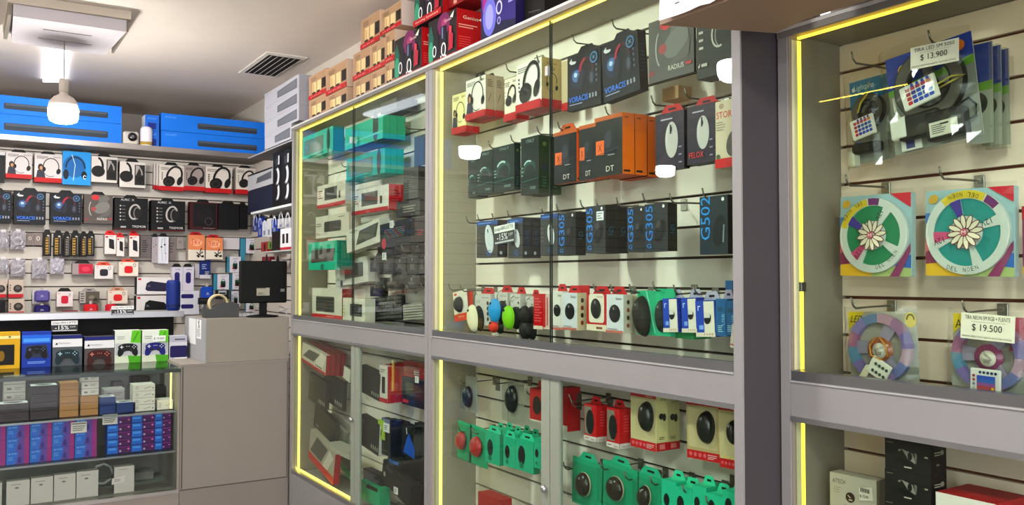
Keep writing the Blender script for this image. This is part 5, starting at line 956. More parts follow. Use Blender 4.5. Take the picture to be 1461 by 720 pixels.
def F_tower(a):
    for cy in (.28, .56): a.e(.5, cy, .42, .42, '0c0c10'); a.e(.55, cy, .30, .34, '8a8c92'); a.e(.6, cy, .22, .30, 'd8dce2'); a.e(.42, cy, .2, .26, '14141a')
    a.e(.5, .82, .26, .26, '2c2c34'); a.e(.5, .82, .14, .14, '50525a'); a.r(.7, .76, .85, .92, 'd0d4da')
e = MB().box(1.505, 4.506, 1.946, 1.698, 5.27, 1.955, 'b8bab8').box(1.497, 4.506, 1.944, 1.505, 5.27, 1.957, 'd4d8d8').build('bracket_shelf'); MB().tube([(1.69, 5.2, 1.87), (1.54, 5.2, 1.944)], .004, '8a8a8e:m').build('bracket', e); reg(e, 'pale bracket shelf carrying black tower speakers', 'shelf', WB)
pack('tower_speaker', X1(246, 75, 299, 380), 'black tower speaker with silver cones, beside the case post', 'speaker', WB, X=1.51, T=.12, base='141418', side='101014', F=F_tower, zb=1.957)
pack('tower_speaker', X1(198, 88, 245, 385), 'black tower speaker with silver cones, farther from the post', 'speaker', WB, X=1.51, T=.12, base='141418', side='101014', F=F_tower, zb=1.957)
pack('keyboard_box', X1(55, 290, 196, 350), 'navy box under the long pale keyboard box', 'box', WB, X=1.51, T=.12, base='223050', zb=1.957)
pack('keyboard_box', X1(55, 195, 196, 288), 'pale grey keyboard box with dark window, beside the tower speakers', 'box', 'on the bracket shelf', X=1.51, T=.14, base='b4b4b8', top='1c1c20', F=lambda a: (a.p([(.35, .3), (.95, .34), (.95, .78), (.4, .64)], '60646c'), a.r(0, .9, 1, 1, '2c2c30')))
for k, (x0, x1, y0, y1, c, d) in enumerate(((82, 112, 430, 530, '2c4890', 'blue'), (112, 136, 425, 560, '3454b0', 'blue'), (137, 162, 450, 560, 'c8ccd4', 'white'), (163, 188, 435, 560, 'd0d0d4', 'white'), (190, 222, 440, 540, '3050a8', 'blue'), (224, 262, 435, 510, 'c0c0c4', 'white'), (264, 300, 430, 510, 'b8b8bc', 'pale'))):
    pack('cable_pack', X1(x0, y0 + 32, x1, y1 + 10), f'{d} cable pack below the speaker shelf', 'pack', WB, X=1.56, T=.02, base=c, F=lambda a: (a.arc(.5, .6, .34, .5, .1, 0, 200, 'e0e4ec'), a.r(.3, .1, .7, .4, '8890a8')), tab='2a2a2e')
e = MB().box(1.505, 4.506, 1.702, 1.698, 5.1, 1.709, 'b8bab8').build('bracket_shelf'); MB().tube([(1.69, 4.62, 1.64), (1.54, 4.62, 1.70)], .004, '8a8a8e:m').build('bracket', e); reg(e, 'lower pale bracket shelf with a white boxed trimmer set', 'shelf', WB)
pack('trimmer_box', X1(240, 522, 302, 632), 'white box with two black bars and red base', 'box', WB, X=1.51, T=.07, base='dcdade', band=(.12, 'b8303c'), F=lambda a: (a.r(.2, .3, .4, .75, '26262a'), a.r(.55, .3, .75, .75, '26262a')), zb=1.710)
pack('dark_box', X1(192, 540, 238, 640), 'black box on the lower bracket shelf', 'box', WB, X=1.54, T=.07, base='1c1e20', zb=1.710)
for k, (x0, y0, x1, y1, c, d) in enumerate(((130, 600, 165, 660, 'a83840', 'crumpled red pack'), (168, 600, 195, 640, '7a9a50', 'small olive pack'), (135, 684, 180, 712, '8c2c38', 'dark red pack lowest'), (190, 700, 250, 730, 'c8c8cc', 'white pack with dark spot'))):
    pack('small_pack', X1(x0, y0, x1, y1), d, 'pack', 'under the lower bracket shelf', X=1.60, T=.03, base=c, F=lambda a: a.e(.6, .5, .15, .2, '2c2c30'))

# ============================================================ BACK WALL: top shelf
SB = 'on the high back shelf'
def F_bar(a): a.rr(.34, .26, .92, .60, .01, '4a525c'); a.r(.35, .46, .91, .58, '5c646e'); a.t('KOLKE', .04, .74, .14, .86, '78b0f0')
for r, zb, d in (((-90, 139, 173, 165), None, 'top of the left pair'), ((-90, 165.5, 173, 196), 2.3805, 'bottom of the left pair'), ((230, 168, 377.5, 192), None, 'top of the right pair'), ((230, 192.5, 377.5, 216), 2.3805, 'bottom of the right pair')):
    L_ = pack('soundbar_box', r, 'long blue box, ' + d, 'box', SB, Y=5.74, T=.12, base='1a84e4', side='1670cc', top='1670cc', F=F_bar, zb=zb, Lf=lambda a: a.r(0, 0, .15, 1, 'd8dce4'))
for r, zb, d in (((207, 164, 227, 186), None, 'upper'), ((207, 186.5, 227, 206), 2.3805, 'lower')):
    pack('soundbar_box', r, 'small blue box between the long pairs, ' + d, 'box', SB, Y=5.74, T=.12, base='2478d4', side='e0e4ea', F=lambda a: (a.t('KOLKE', .2, .72, .8, .84, '78b0f0'), a.r(.2, .1, .8, .5, '28409c')), zb=zb)
p = onY(187, 205, 5.73); cb = MB(); cb.bbox(-.045, 0, 0, .045, .05, .085, 'cfc8c0', .01); o = cb.build('security_camera', None, (p.x, 5.73, 2.3815)); MB().lathe([(.026, 0), (.028, -.004), (.024, -.014), (.012, -.018)], (.008, 0, .05), '201e22:g', 24, 'y').build('lens', o); MB().lathe([(.010, -.018), (.008, -.022), (.002, -.024)], (.008, 0, .05), '6a6a78:g', 16, 'y').build('lens_glass', o)
reg(o, 'small white camera with round black lens', 'camera', SB + ' between blue boxes')
p = onY(209, 205, 5.715); cb = MB(); cb.lathe([(.030, .0), (.034, .004), (.034, .026), (.035, .028), (.036, .10), (.030, .115), (.012, .122), (.002, .123)], (0, 0, 0), 'e4e0e6', 24); o = cb.build('white_canister', None, (p.x, 5.725, 2.3815)); MB().lathe([(.0352, .004), (.0356, .006), (.0356, .022), (.0352, .024)], (0, 0, 0), 'b09850', 24).build('base_band', o); reg(o, 'small white domed canister with brown band', 'canister', SB)

# ============================================================ BACK WALL: hanging goods
BA = crop(0, 200, 5.5375); BB = crop(200, 200, 5.5375); BC = crop(0, 320, 5.1417); BD = crop(200, 320, 5.1417); TB = '24211f'
W1 = 'top row, back wall'; YB = 5.88
pack('headset_box', BA(-60, 92, 38, 330), 'dark box cut by the photo edge', 'box', W1, Y=YB, T=.05, base='26262a', F=lambda a: a.r(.2, .9, 1, 1, 'd8d8dc'))
for r in ((45, 95, 252, 300), (272, 110, 490, 332)):
    pack('headset_box', BA(*r), 'white box with person and thin headset', 'box', W1, Y=YB, T=.08, base='dcd4d4', side='a8a0a0', F=F_headset, band=(.15, RED), tab=TB)
def F_ph2(a):
    a.e(.42, .55, .40, .44, '1c78b8'); a.arc(.45, .5, .36, .46, .06, 0, 180, '14486c'); a.e(.12, .3, .1, .2, '1c2c3c'); a.e(.76, .3, .1, .16, '1c2c3c'); a.arc(.78, .24, .06, .08, .025, 20, 320, 'e8f4fc'); a.ln(.32, .9, .44, .6, .02, 'd8f0fc'); a.ln(.44, .6, .38, .12, .02, 'd8f0fc')
pack('headphone_box', BA(494, 90, 718, 352), 'glossy bright blue headphone pack', 'box', W1, Y=YB, T=.05, base='2ca0e0', side='2880b8', F=F_ph2, tab=TB)
def F_bk(a): a.p([(0, .2), (.1, .3), (.38, .3), (.42, .5), (.36, .9), (.32, 1), (0, 1)], 'e0d8d4'); a.arc(.22, .62, .26, .4, .09, -60, 80, '2a2624'); a.e(.26, .42, .26, .24, '2e2a28'); a.r(.58, .1, .98, .9, '3c3838'); a.arc(.62, .5, .28, .4, .06, 0, 80, 'a8a4a0'); a.e(.8, .3, .14, .14, '2a2626'); a.p([(.62, .45), (.78, .85), (.62, .88)], 'b8b0ac')
for r in ((722, 130, 926, 332), (945, 172, 1148, 372)):
    pack('headphone_box', BA(*r), 'white box with cropped headphone and window', 'box', W1, Y=YB, T=.05, base='dcd6d2', side='3a3634', F=F_bk, tab=TB)
for i, r in enumerate(((150, 198, 345, 398), (348, 200, 512, 398), (517, 212, 724, 415), (757, 220, 912, 425))):
    pack('headphone_box', BB(*r), 'white box with black over-ear headphone', 'box', W1, Y=YB - .02, T=.035 if i == 0 else .07, base='dcd4cc' if i != 1 else 'a89c98', side='c4bcb8', F=F_phone, band=(.16, RED), tab=TB)
for k in (1, 2):
    pack('headphone_box', BB(150 - 22 * k, 196 - 3 * k, 330 - 22 * k, 396 - 4 * k), 'white red-based box peeping out, ' + ('nearer', 'farther')[k - 1] + ' behind the first headphone box', 'box', W1, Y=YB + .018 + .036 * (k - 1), T=.033, base='d4ccc8', side='c4bcb8', band=(.16, RED))
W2 = 'second row, back wall'
def F_trm(a):
    a.t('AURIC', .18, .9, .45, .97, 'd8d8dc'); a.t('X', .5, .9, .58, .97, 'c8c8cc'); a.arc(.6, .56, .18, .26, .05, 30, 300, 'c0bcb8', rot=-10); a.arc(.68, .52, .12, .2, .03, 40, 280, '8a8684'); a.e(.72, .5, .1, .16, '2c2a2c', -20)
    for i in range(5): a.e(.17, .74 - i * .11, .025, .025, 'c8c4c0', n=8); a.r(.22, .73 - i * .11, .32, .75 - i * .11, '8a8684')
    a.t('TREMOR', .52, .06, .94, .13, 'dcd8d8'); a.r(.18, .05, .34, .10, 'b8b4b4'); a.ln(0, .0, 1, .0, .03, '7c1c28')
pack('headset_box', BA(-150, 400, 92, 650), 'black gaming headset box at the photo edge', 'box', W2, Y=YB, T=.08, base='1c1e2c', F=F_vor, tab=TB)
for r in ((110, 400, 362, 660), (400, 418, 646, 662)):
    pack('headset_box', BA(*r), 'black headset box with blue glow', 'box', W2, Y=YB, T=.08, base='1e2030', side='34343c', F=F_vor, tab=TB)
pack('headset_box', BA(664, 430, 890, 658), 'grey gaming headset box with red spot', 'box', W2, Y=YB, T=.07, base='6a625e', F=F_rad, tab=TB)
for f, r in ((BA, (905, 455, 1168, 704)), (BB, (88, 478, 355, 714))):
    pack('headset_box', f(*r), 'black headset box with silver outline', 'box', W2, Y=YB, T=.09, base='17161c', side='121116', F=F_trm, tab=TB)
pack('headset_box', BB(392, 490, 610, 704), 'black headset box with dark red border', 'box', W2, Y=YB, T=.06, base='5c1420', F=lambda a: (a.rr(.12, .1, .95, .95, .04, '1e161c'), a.e(.55, .5, .28, .3, '2c2228'), a.arc(.68, .3, .15, .15, .03, 0, 360, '54505c'), a.t('Redragon', .5, .02, .9, .07, 'a89ca0')), tab=TB)
pack('headset_box', BB(618, 500, 782, 704), 'plain black box without print', 'box', W2, Y=YB, T=.06, base='121218', side='24242c', tab=TB)
pack('headset_box', BB(786, 512, 850, 700), 'narrow plain black box', 'box', W2, Y=YB + .01, T=.06, base='14141a', tab=TB)
W3 = 'third row, back wall'
def bag(rect, desc, where, c='c8c4cc', cat='bag'):
    m, w, h, z0, ang, ex, dp = frame_of(rect, None, 5.93, 0); b = MB(); rn = random.Random(int(rect[0])); nx, nz = 7, 8; vs = []; fs = []
    for i in range(nx + 1):
        for j in range(nz + 1): vs.append(((i / nx - .5) * w, -.035 * math.sin(math.pi * i / nx) * math.sin(math.pi * min(1, (j + .3) / nz)) + rn.uniform(-.008, .008), j / nz * h))
    for i in range(nx):
        for j in range(nz): q = i * (nz + 1) + j; fs.append((q, q + 1, q + nz + 2, q + nz + 1))
    b.add(vs, fs, c + ':f'); b.box(-w / 2, .014, .0, w / 2, .015, h, 'b0aab0'); o = b.build('clear_bag_pack', None, (m.x, m.y, z0))
    c2 = MB(); c2.tube([(w * .3 * math.cos(t * .9), -.012 - .004 * (t % 2), h * .45 + w * .28 * math.sin(t * .9)) for t in range(8)], .005, 'e4e4ea:g', 6); c2.build('coiled_cable', o)
    b = MB(); b.box(-.012, 0, h - .01, .012, .002, h + .012, 'd8d4d8'); b.build('hang_tab', o); reg(o, desc, cat, where, rect[0])
bag(BC(-20, 50, 66, 178), 'crinkled clear bag with coiled cable', W3); bag(BC(76, 48, 186, 182), 'crinkled clear bag with coiled cable', W3)
for r in ((195, 62, 245, 150), (250, 62, 310, 152)):
    pack('clip_card', BC(*r), 'tiny taupe card with white hook', 'card', W3, Y=5.97, T=.003, base='948884', F=lambda a: a.arc(.5, .55, .22, .3, .08, 0, 360, 'e8e0dc', 12))
for i, r in enumerate(((315, 62, 378, 232), (395, 68, 460, 232), (466, 75, 516, 238), (524, 68, 584, 236), (590, 75, 640, 236), (642, 72, 694, 232))):
    pack('battery_pack', BC(*r), 'narrow black and gold pack', 'pack', W3, Y=5.90, T=.04, base='1e1a18', F=lambda a, i=i: (a.r(.12 if i % 2 else .3, .08, .5 if i % 2 else .62, .8, 'b89440' if i != 2 else '8a8480'), [a.r(.15, .12 + .12 * k, .6, .16 + .12 * k, '3a3020') for k in range(6)], a.e(.6, .88, .16, .1, 'c8c0b8'), a.r(.68, .1, .76, .9, '8a8480')), tab=TB)
def F_chg(a): a.r(0, .93, 1, 1, 'd83030'); a.r(.08, .80, .3, .88, 'c83838'); a.p([(.38, .3), (.85, .22), (.8, .7), (.36, .76)], '34323a'); a.lines(.4, .84, .8, .9, 1, '8a8480')
for i, r in enumerate(((768, 68, 852, 216), (856, 85, 912, 232), (948, 72, 1020, 236))):
    pack('charger_box', BC(*r), 'white accessory box with red top', 'box', W3, Y=5.89, T=.06, base='e4dcd8', side='b8b0ac', top='d83030', F=F_chg, tab='d02c2c')
pack('earphone_pack', BC(1028, 80, 1108, 238), 'smoky see-through pack', 'pack', W3, Y=5.93, T=.02, base='7c7474', F=lambda a: (a.lines(.2, .2, .8, .8, 6, '4a4648'),))
def F_ear(a): a.ln(.35, .92, .3, .66, .03, '2a2a2e'); a.e(.3, .62, .1, .08, '26262a'); a.ln(.3, .6, .4, .1, .02, '3a3a3e'); a.ln(.6, .95, .62, .72, .03, '2a2a2e'); a.e(.62, .7, .1, .08, '26262a'); a.ln(.62, .68, .75, .1, .02, '3a3a3e'); a.e(.7, .38, .06, .05, '26262a')
pack('earphone_pack', BC(1114, 92, 1160, 282), 'grey card with black earphones', 'pack', W3, Y=5.93, T=.02, base='b4acb0', F=F_ear, tab=TB)
pack('earphone_pack', BC(1162, 90, 1236, 286), 'white card with black earphones', 'pack', W3, Y=5.92, T=.02, base='dcdce4', F=F_ear, tab=TB)
pack('earphone_pack', BD(205, 95, 262, 262), 'dull taupe card', 'card', W3, Y=5.95, T=.01, base='8c8280', F=lambda a: a.lines(.2, .3, .8, .8, 4, '6a6260'))
pack('earphone_pack', BD(266, 95, 318, 180), 'small dull taupe card', 'card', W3, Y=5.95, T=.01, base='a09694', F=lambda a: a.arc(.5, .6, .2, .2, .06, 0, 360, '6a6464', 10))
def F_erv(a): a.p([(0, .42), (1, .40), (1, 1), (0, 1)], 'e09468'); a.e(.5, .7, .34, .22, 'f0b894'); a.t('ERV', .22, .62, .75, .82, 'c83c30'); a.ln(.5, .16, .9, .34, .06, '24201e'); a.ln(.5, .32, .86, .12, .06, '24201e'); a.e(.62, .15, .07, .07, '24201e'); a.e(.88, .16, .07, .07, '24201e'); a.ln(.7, .3, .8, .5, .05, '24201e')
for r in ((352, 78, 474, 262), (482, 98, 606, 256)):
    pack('bike_mount_box', BD(*r), 'peach box picturing a bicycle mount', 'box', W3, Y=5.89, T=.07, base='e0d8cc', side='b0a89c', top='c83028', F=F_erv, tab='c02028')
W4 = 'fourth row, back wall'
bag(BC(-20, 250, 66, 360), 'crinkled clear bag with coiled cable', W4); bag(BC(78, 256, 186, 380), 'crinkled clear bag with coiled cable', W4); bag(BC(236, 256, 346, 396), 'crinkled clear bag with coiled cable', W4); bag(BC(368, 250, 470, 362), 'shiny crinkled silver bag', W4, 'e4e0ec')
def F_spk(c): return lambda a: (a.t('JBL', .06, .82, .24, .92, 'c83038'), a.rr(.28, .2, .72, .72, .12, c), a.rr(.34, .3, .66, .62, .08, c), a.arc(.8, .78, .08, .1, .02, 0, 360, '3a3638', 10))
pack('speaker_pack', BC(530, 286, 682, 368), 'grey pack with a crimson speaker', 'box', W4, Y=5.90, T=.05, base='8c7c7c', F=lambda a: (a.r(0, 0, .3, 1, 'a89c9c'), a.rr(.3, .1, 1, .95, .08, 'c8284c'), a.e(.65, .5, .2, .14, 'd84c64')), tab=TB)
pack('speaker_pack', BC(694, 300, 830, 398), 'white box picturing a charcoal speaker', 'box', W4, Y=5.90, T=.05, base='e0dad8', F=F_spk('3c3c48'), tab='d86048')
pack('speaker_pack', BC(872, 276, 1014, 378), 'white box picturing a bright red speaker', 'box', W4, Y=5.90, T=.06, base='e4dcd0', F=F_spk('d82430'), tab='d86048')
W5 = 'low rows, back wall'
def F_rk(a): a.r(0, 0, 1, .2, 'c02030'); a.e(.62, .5, .3, .3, '4a4440'); a.e(.62, .55, .16, .14, '6c6460'); [a.e(.12, .4 + i * .14, .05, .05, '4a4440', n=8) for i in range(3)]
for r in ((-60, 408, 48, 536), (62, 405, 172, 536), (62, 545, 178, 662)):
    pack('toy_box', BC(*r), 'beige box with dark round item', 'box', W5, Y=5.88, T=.07, base='c4b4a8', side='5a5450', F=F_rk)
pack('black_case', BC(-50, 556, 40, 665), 'rounded black item at the photo edge', 'case', W5, Y=5.86, T=.06, base='18141c')
def soft_speaker(rect, desc, c, where, Y=5.88, tabc='b8b0b0'):
    m, w, h, z0, ang, ex, dp = frame_of(rect, None, Y, 0); b = MB(); b.bbox(-w / 2, -.03, 0, w / 2, .02, h, c, min(w, h) * .16); o = b.build('portable_speaker', None, (m.x, m.y, z0))
    b = MB(); a = Art(b, (-w / 2, -.0302, 0), (1, 0, 0), (0, 0, 1), (0, -1, 0), w, h); a.t('JBL', .38, .4, .62, .6, 'd0c8d8'); b.build('emblem', o)
    b = MB(); b.box(-w * .1, .0, h - .002, w * .1, .004, h + .02, tabc); b.build('hang_tab', o); b = MB(); b.box(-.003, .002, h + .004, .003, 5.999 - Y, h + .008, '9a968e:m'); b.build('hook', o); reg(o, desc, 'speaker', where, rect[0])
pack('speaker_pack', BC(238, 480, 372, 582), 'white backing pack behind the lilac speaker', 'pack', W5, Y=5.93, T=.02, base='ccc8cc')
soft_speaker(BC(252, 484, 364, 568), 'dull lilac rounded portable speaker', '6a60a0', W5)
soft_speaker(BC(248, 592, 366, 662), 'deep indigo rounded portable speaker', '342480', W5)
pack('speaker_pack', BC(416, 492, 534, 602), 'white box picturing a crimson speaker', 'box', W5, Y=5.89, T=.06, base='e0d4d4', F=F_spk('cc2448'), tab=TB)
pack('speaker_pack', BC(584, 492, 730, 576), 'olive camouflage speaker pack', 'pack', W5, Y=5.89, T=.05, base='6a6258', F=lambda a: (a.r(0, 0, .3, 1, 'b0a8a4'), a.lines(.05, .1, .25, .9, 4, '5a5250'), a.e(.6, .5, .15, .1, '8a8474'), a.e(.8, .3, .12, .08, '4a4438')), tab='a8a0a0')
soft_speaker(BC(612, 584, 716, 662), 'bright red rounded portable speaker below the olive pack', 'd02c38', W5)
pack('speaker_pack', BC(455, 632, 572, 664), 'flat dark crimson item low behind the shelf edge', 'pack', W5, Y=5.88, T=.05, base='9c1c3c')
pack('speaker_pack', BC(792, 486, 936, 580), 'white box picturing a red speaker with strap', 'box', W5, Y=5.89, T=.06, base='e0d4c8', F=F_spk('d42830'), tab='c89880')
soft_speaker(BC(772, 584, 850, 664), 'crimson rounded portable speaker beside the discount card', 'd02c44', W5)
def F_jb(c): return lambda a: (a.r(.03, .84, .12, .95, 'c83038'), a.p([(.24, .3), (.28, .66), (.4, .78), (.86, .66), (.97, .48), (.95, .22), (.8, .16), (.3, .2)], c), a.t('JBL', .3, .42, .4, .54, '8a88a0'))
for r, c, d, cl in (((1005, 388, 1256, 512), '3c3a5c', 'white box picturing a navy boombox', 'e0dcdc'), ((1000, 522, 1236, 668), '1c1c20', 'white box picturing a black boombox', 'dcd8d8')):
    pack('boombox_box', BC(*r), d, 'box', W5, Y=5.86, T=.09, base=cl, side='2c2a2e', F=F_jb(c))
for r, n in (((232, 312, 312, 484), 1), ((314, 312, 394, 484), 2)):
    pack('speaker_pack', BD(*r), 'white upright box with one indigo oval', 'box', W5, Y=5.90, T=.05, base='d0ccd8', F=lambda a: (a.rr(.25, .3, .72, .78, .2, '342c84'), a.lines(.3, .86, .8, .92, 1, '8a88a0'), a.e(.5, .7, .05, .05, '5a54a8')), tab=TB)
pack('speaker_pack', BD(285, 486, 432, 660), 'white box with two flat indigo ovals', 'box', W5, Y=5.88, T=.05, base='d4d4dc', F=lambda a: (a.rr(.1, .68, .72, .86, .08, '342c84'), a.rr(.1, .25, .72, .43, .08, '342c84')))
p = onY(247, 452, 5.80); w_ = .085; b = MB(); b.lathe([(.030, 0), (.036, .006), (.038, .02), (.038, .15), (.036, .165), (.030, .172)], (0, 0, 0), '1c3c8c', 28); p0 = onY(247, 446, 5.15); o = b.build('cylinder_speaker', None, (p0.x, 5.15, 1.3695)); MB().lathe([(.0385, .02), (.0392, .024), (.0392, .03), (.0385, .034)], (0, 0, 0), '142c6c', 28).build('rubber_ring', o); reg(o, 'upright dark blue cylinder speaker', 'speaker', 'standing on the raised shelf beside the boombox boxes')
pack('card_pack', BD(436, 262, 516, 396), 'navy card with white code block', 'card', W5, Y=5.92, T=.01, base='24408c', F=lambda a: (a.lines(.2, .5, .7, .8, 3, 'a8b8e0'), a.r(0, 0, 1, .2, 'd0ccd4'), a.lines(.5, .05, .9, .4, 5, 'c8c8d0')))
pack('card_pack', BD(400, 290, 434, 392), 'pale card left of the navy card', 'card', W5, Y=5.93, T=.01, base='c4c0c4')
soft_speaker(BD(444, 456, 532, 562), 'bright blue square speaker', '1c58b8', W5, 5.86)
pack('camera_pack', BD(430, 538, 510, 585), 'small black box camera', 'camera', 'in front of the bright blue speaker', Y=5.80, T=.03, base='202024', F=lambda a: a.r(.1, .6, .9, .7, '5a5a60'))
def F_lock(a): a.rr(.28, .22, .7, .58, .08, '1c5c44'); a.arc(.5, .58, .14, .2, .05, 0, 180, '24705c'); a.rr(.36, .2, .66, .45, .06, '28161c'); a.r(.24, .2, .36, .3, 'b83048'); a.lines(.3, .08, .75, .14, 1, 'b04858'); a.lines(.3, .8, .8, .9, 2, '9a98a0')
for r in ((776, 102, 866, 212), (656, 236, 738, 352), (566, 364, 652, 486), (676, 356, 746, 476), (668, 490, 736, 600), (776, 560, 862, 640)):
    pack('card_box', BD(*r), 'white box with green padlock shape', 'box', W5, Y=5.90, T=.04, base='d4d2dc', side='4c8ca4', F=F_lock)
for r in ((734, 102, 772, 265), (636, 238, 654, 352), (538, 364, 562, 486), (655, 364, 673, 486)):
    pack('card_box', BD(*r), 'narrow teal box edge', 'box', W5, Y=5.92, T=.04, base='4c94ac', side='24485c')
pack('card_box', BD(610, 98, 728, 182), 'pale blank box above the padlock boxes', 'box', W5, Y=5.93, T=.04, base='d0ccd0')
pack('webcam_pack', BD(560, 478, 650, 548), 'black webcam clip on pale card', 'camera', W5, Y=5.84, T=.03, base='2c2c30', F=lambda a: (a.r(.15, .5, .8, .9, 'b4b8c0'), a.r(.2, .55, .75, .7, '1c1c20')))
price_sign('discount_sign', BC(818, 598, 982, 662), 'discount card -15% standing on the raised shelf', 'by the black boombox box', Y=4.985, F=F_bil, c='dcdcdc')
price_sign('discount_sign', BC(376, 706, 570, 785), 'discount card -15% hanging below the raised shelf edge', 'above the striped controller box', Y=4.985, F=F_bil, c='dcdcdc')

# ============================================================ CASH DESK: monitor, tape dispenser, cables
M0, mw, mh, mz, *_ = frame_of((343, 372, 410, 432), None, 4.585)
e = bpy.data.objects.new('monitor', None); C.objects.link(e); e.location = (M0.x, 4.60, 1.3435)
b = MB(); b.bbox(-mw / 2, -.012, mz - 1.3435, mw / 2, .022, mz - 1.3435 + mh, '08090b', .006); cs = b.build('casing', e)
b = MB(); a = Art(b, (-.04, -.0125, mz - 1.3435 + .04), (1, 0, 0), (0, 0, 1), (0, -1, 0), .07, .042); a.r(0, 0, 1, 1, 'b8b4a4'); a.lines(.1, .1, .6, .4, 3, '4a4840'); a.r(0, .9, .7, 1, '6a6860'); b.build('label', cs)
b = MB(); a = Art(b, (.09, -.0125, mz - 1.3435 + .06), (1, 0, 0), (0, 0, 1), (0, -1, 0), .022, .016); a.r(0, 0, 1, 1, '8a8a88'); b.build('sticker', cs)
MB().bbox(-.02, -.005, .01, .02, .012, mz - 1.3435 + .05, '101114', .003).build('stand_neck', e); MB().lathe([(.07, 0), (.085, .002), (.08, .008), (.03, .014)], (0, .01, 0), '121316', 28).build('stand_base', e)
reg(e, 'black monitor seen from behind with pale label', 'monitor', 'on the cash desk')
p = onY(316, 452, 4.66); e = MB(); e.prism([(-.085, 0), (.09, 0), (.092, .070), (.06, .082), (-.01, .075), (-.055, .045), (-.075, .05), (-.09, .068), (-.098, .05)], 0, .06, '5c5e60', 'y'); o = e.build('tape_dispenser', None, (p.x - .005, 4.64, 1.3435))
b = MB(); n = 28; vs = []
for rr, yy in ((.052, .012), (.052, .045), (.042, .045), (.042, .012)):
    for t in range(n): q = t * 2 * math.pi / n; vs.append((-.012 + rr * math.cos(q), yy, .073 + rr * math.sin(q)))
b.add(vs, [(i * n + t, i * n + (t + 1) % n, ((i + 1) % 4) * n + (t + 1) % n, ((i + 1) % 4) * n + t) for i in range(4) for t in range(n)], 'c8bc98', True); b.build('tape_roll', o)
MB().box(-.099, .01, .048, -.090, .05, .07, 'a8a8a8:m').build('cutting_blade', o); reg(o, 'grey tape dispenser holding a cream roll', 'tape dispenser', 'on the cash desk')
for k, (u0, d) in enumerate(((376, 'near the monitor base'), (404, 'beside the case post'))):
    b = MB(); p = onY(u0, 446, 4.80); rn = random.Random(k); b.tube([(.03 * math.cos(t * 1.3) + rn.uniform(-.01, .01), .02 * math.sin(t * 1.3), .008 + .006 * t) for t in range(9)], .004, 'e0dedc', 6); o = b.build('white_cable', None, (p.x, 4.80, 1.3435)); reg(o, 'tangled white cable', 'cable', 'on the cash desk ' + d)
pack('keyboard_strip', (339, 447, 368, 452), 'white and grey key strip lying flat', 'keyboard', 'on the cash desk', Y=4.70, T=.08, base='b4b4b4', F=lambda a: [a.r(.05 + .2 * i, .2, .2 + .2 * i, .8, 'e4e4e4') for i in range(5)], zb=1.3438)

# ============================================================ GAME CONTROLLER BOXES ON THE SHOWCASE
GC = crop(0, 440, 5.143); WG = 'on the glass showcase'; CT = 1.1105
def ctrl(rect, desc, base, F, T=.08, Lf=None, group=None): pack('controller_box', GC(*rect), desc, 'box', WG, Y=4.86, T=T, base=base, side='3c4048' if not Lf else Lf, F=F, zb=CT)
ctrl((-80, 175, 146, 440), 'yellow controller box with black window', 'd0a818', lambda a: (a.r(0, .82, 1, .9, 'e8dca0'), a.r(.1, .1, .82, .66, '141210'), a.e(.4, .35, .1, .2, '8a6c10'), a.p([(.6, .86), (.66, .9), (.72, .86)], '1a1814')), Lf='a88410')
ctrl((160, 172, 374, 415), 'blue game controller box with slanted glossy window', '1c48b0', lambda a: (a.r(0, .68, 1, .92, '2870d8'), a.r(.05, .72, .95, .82, '58a0f0'), a.p([(.08, .28), (.94, .26), (.84, .64), (.16, .62)], '3c4868'), gamepad(a, .5, .46, .9, '1c1e28', '6a7090'), a.lines(.2, .1, .85, .18, 2, '8ab0f0')), Lf='1a3c90')
ctrl((386, 196, 602, 408), 'game controller box, navy top and dark teal pad', '5c6268', lambda a: (a.r(0, .9, 1, 1, '24348c'), a.r(0, .62, 1, .88, 'dcdce0'), a.t('PlayStation', .2, .71, .6, .77, '4a4a50'), a.p([(.08, .7), (.14, .78), (.18, .7)], '2a2a30'), gamepad(a, .5, .34, 1.0, '24424a', 'a8c4cc')))
ctrl((620, 205, 838, 402), 'game controller box, navy top and dark red pad', '625c5c', lambda a: (a.r(0, .88, 1, 1, '24348c'), a.r(0, .58, 1, .86, 'dcdce0'), a.t('PlayStation', .2, .67, .6, .73, '4a4a50'), a.p([(.08, .66), (.14, .75), (.18, .66)], '2a2a30'), gamepad(a, .5, .30, 1.0, '5c2420', 'c88070')))
def F_xb(c): return lambda a: (a.r(0, .6, 1, 1, 'd8dcd4'), a.p([(.6, .62), (1, .6), (1, 1), (.66, 1)], '6cc024'), a.ln(.7, .65, .9, .95, .04, '48901c'), a.r(.02, .24, .98, .6, 'b8bcc0'), gamepad(a, .5, .44, .95, c, 'd0d0d8'), a.r(0, 0, 1, .2, 'd0d8c4'), a.p([(.55, 0), (1, 0), (1, .2), (.5, .22)], '58a824'), a.lines(.08, .72, .5, .84, 2, 'a0a8a0'))
ctrl((842, 160, 1032, 388), 'white and lime controller box with black pad', 'd8dcd4', F_xb('1c1e24'))
ctrl((1042, 158, 1234, 384), 'white and lime controller box with deep blue pad', 'd8dcd4', F_xb('242c94'))
ctrl((1242, 200, 1372, 368), 'pale controller box with deep violet pad, against the cash desk', 'c8c8d0', lambda a: (a.r(0, .75, 1, 1, 'b0b0bc'), a.lines(.3, .8, .9, .92, 1, '4a4a58'), a.rr(.04, .12, 1, .6, .1, '2c2470'), a.r(.3, 0, 1, .12, 'd8d8dc')))
price_sign('price_card', GC(1120, 198, 1215, 240), 'white price card $19.000', 'on the blue pad box, showcase', Y=4.85, F=lambda a: a.t('$ 19.000', .1, .25, .9, .75, '3a3a3e'), c='e4e8e4')

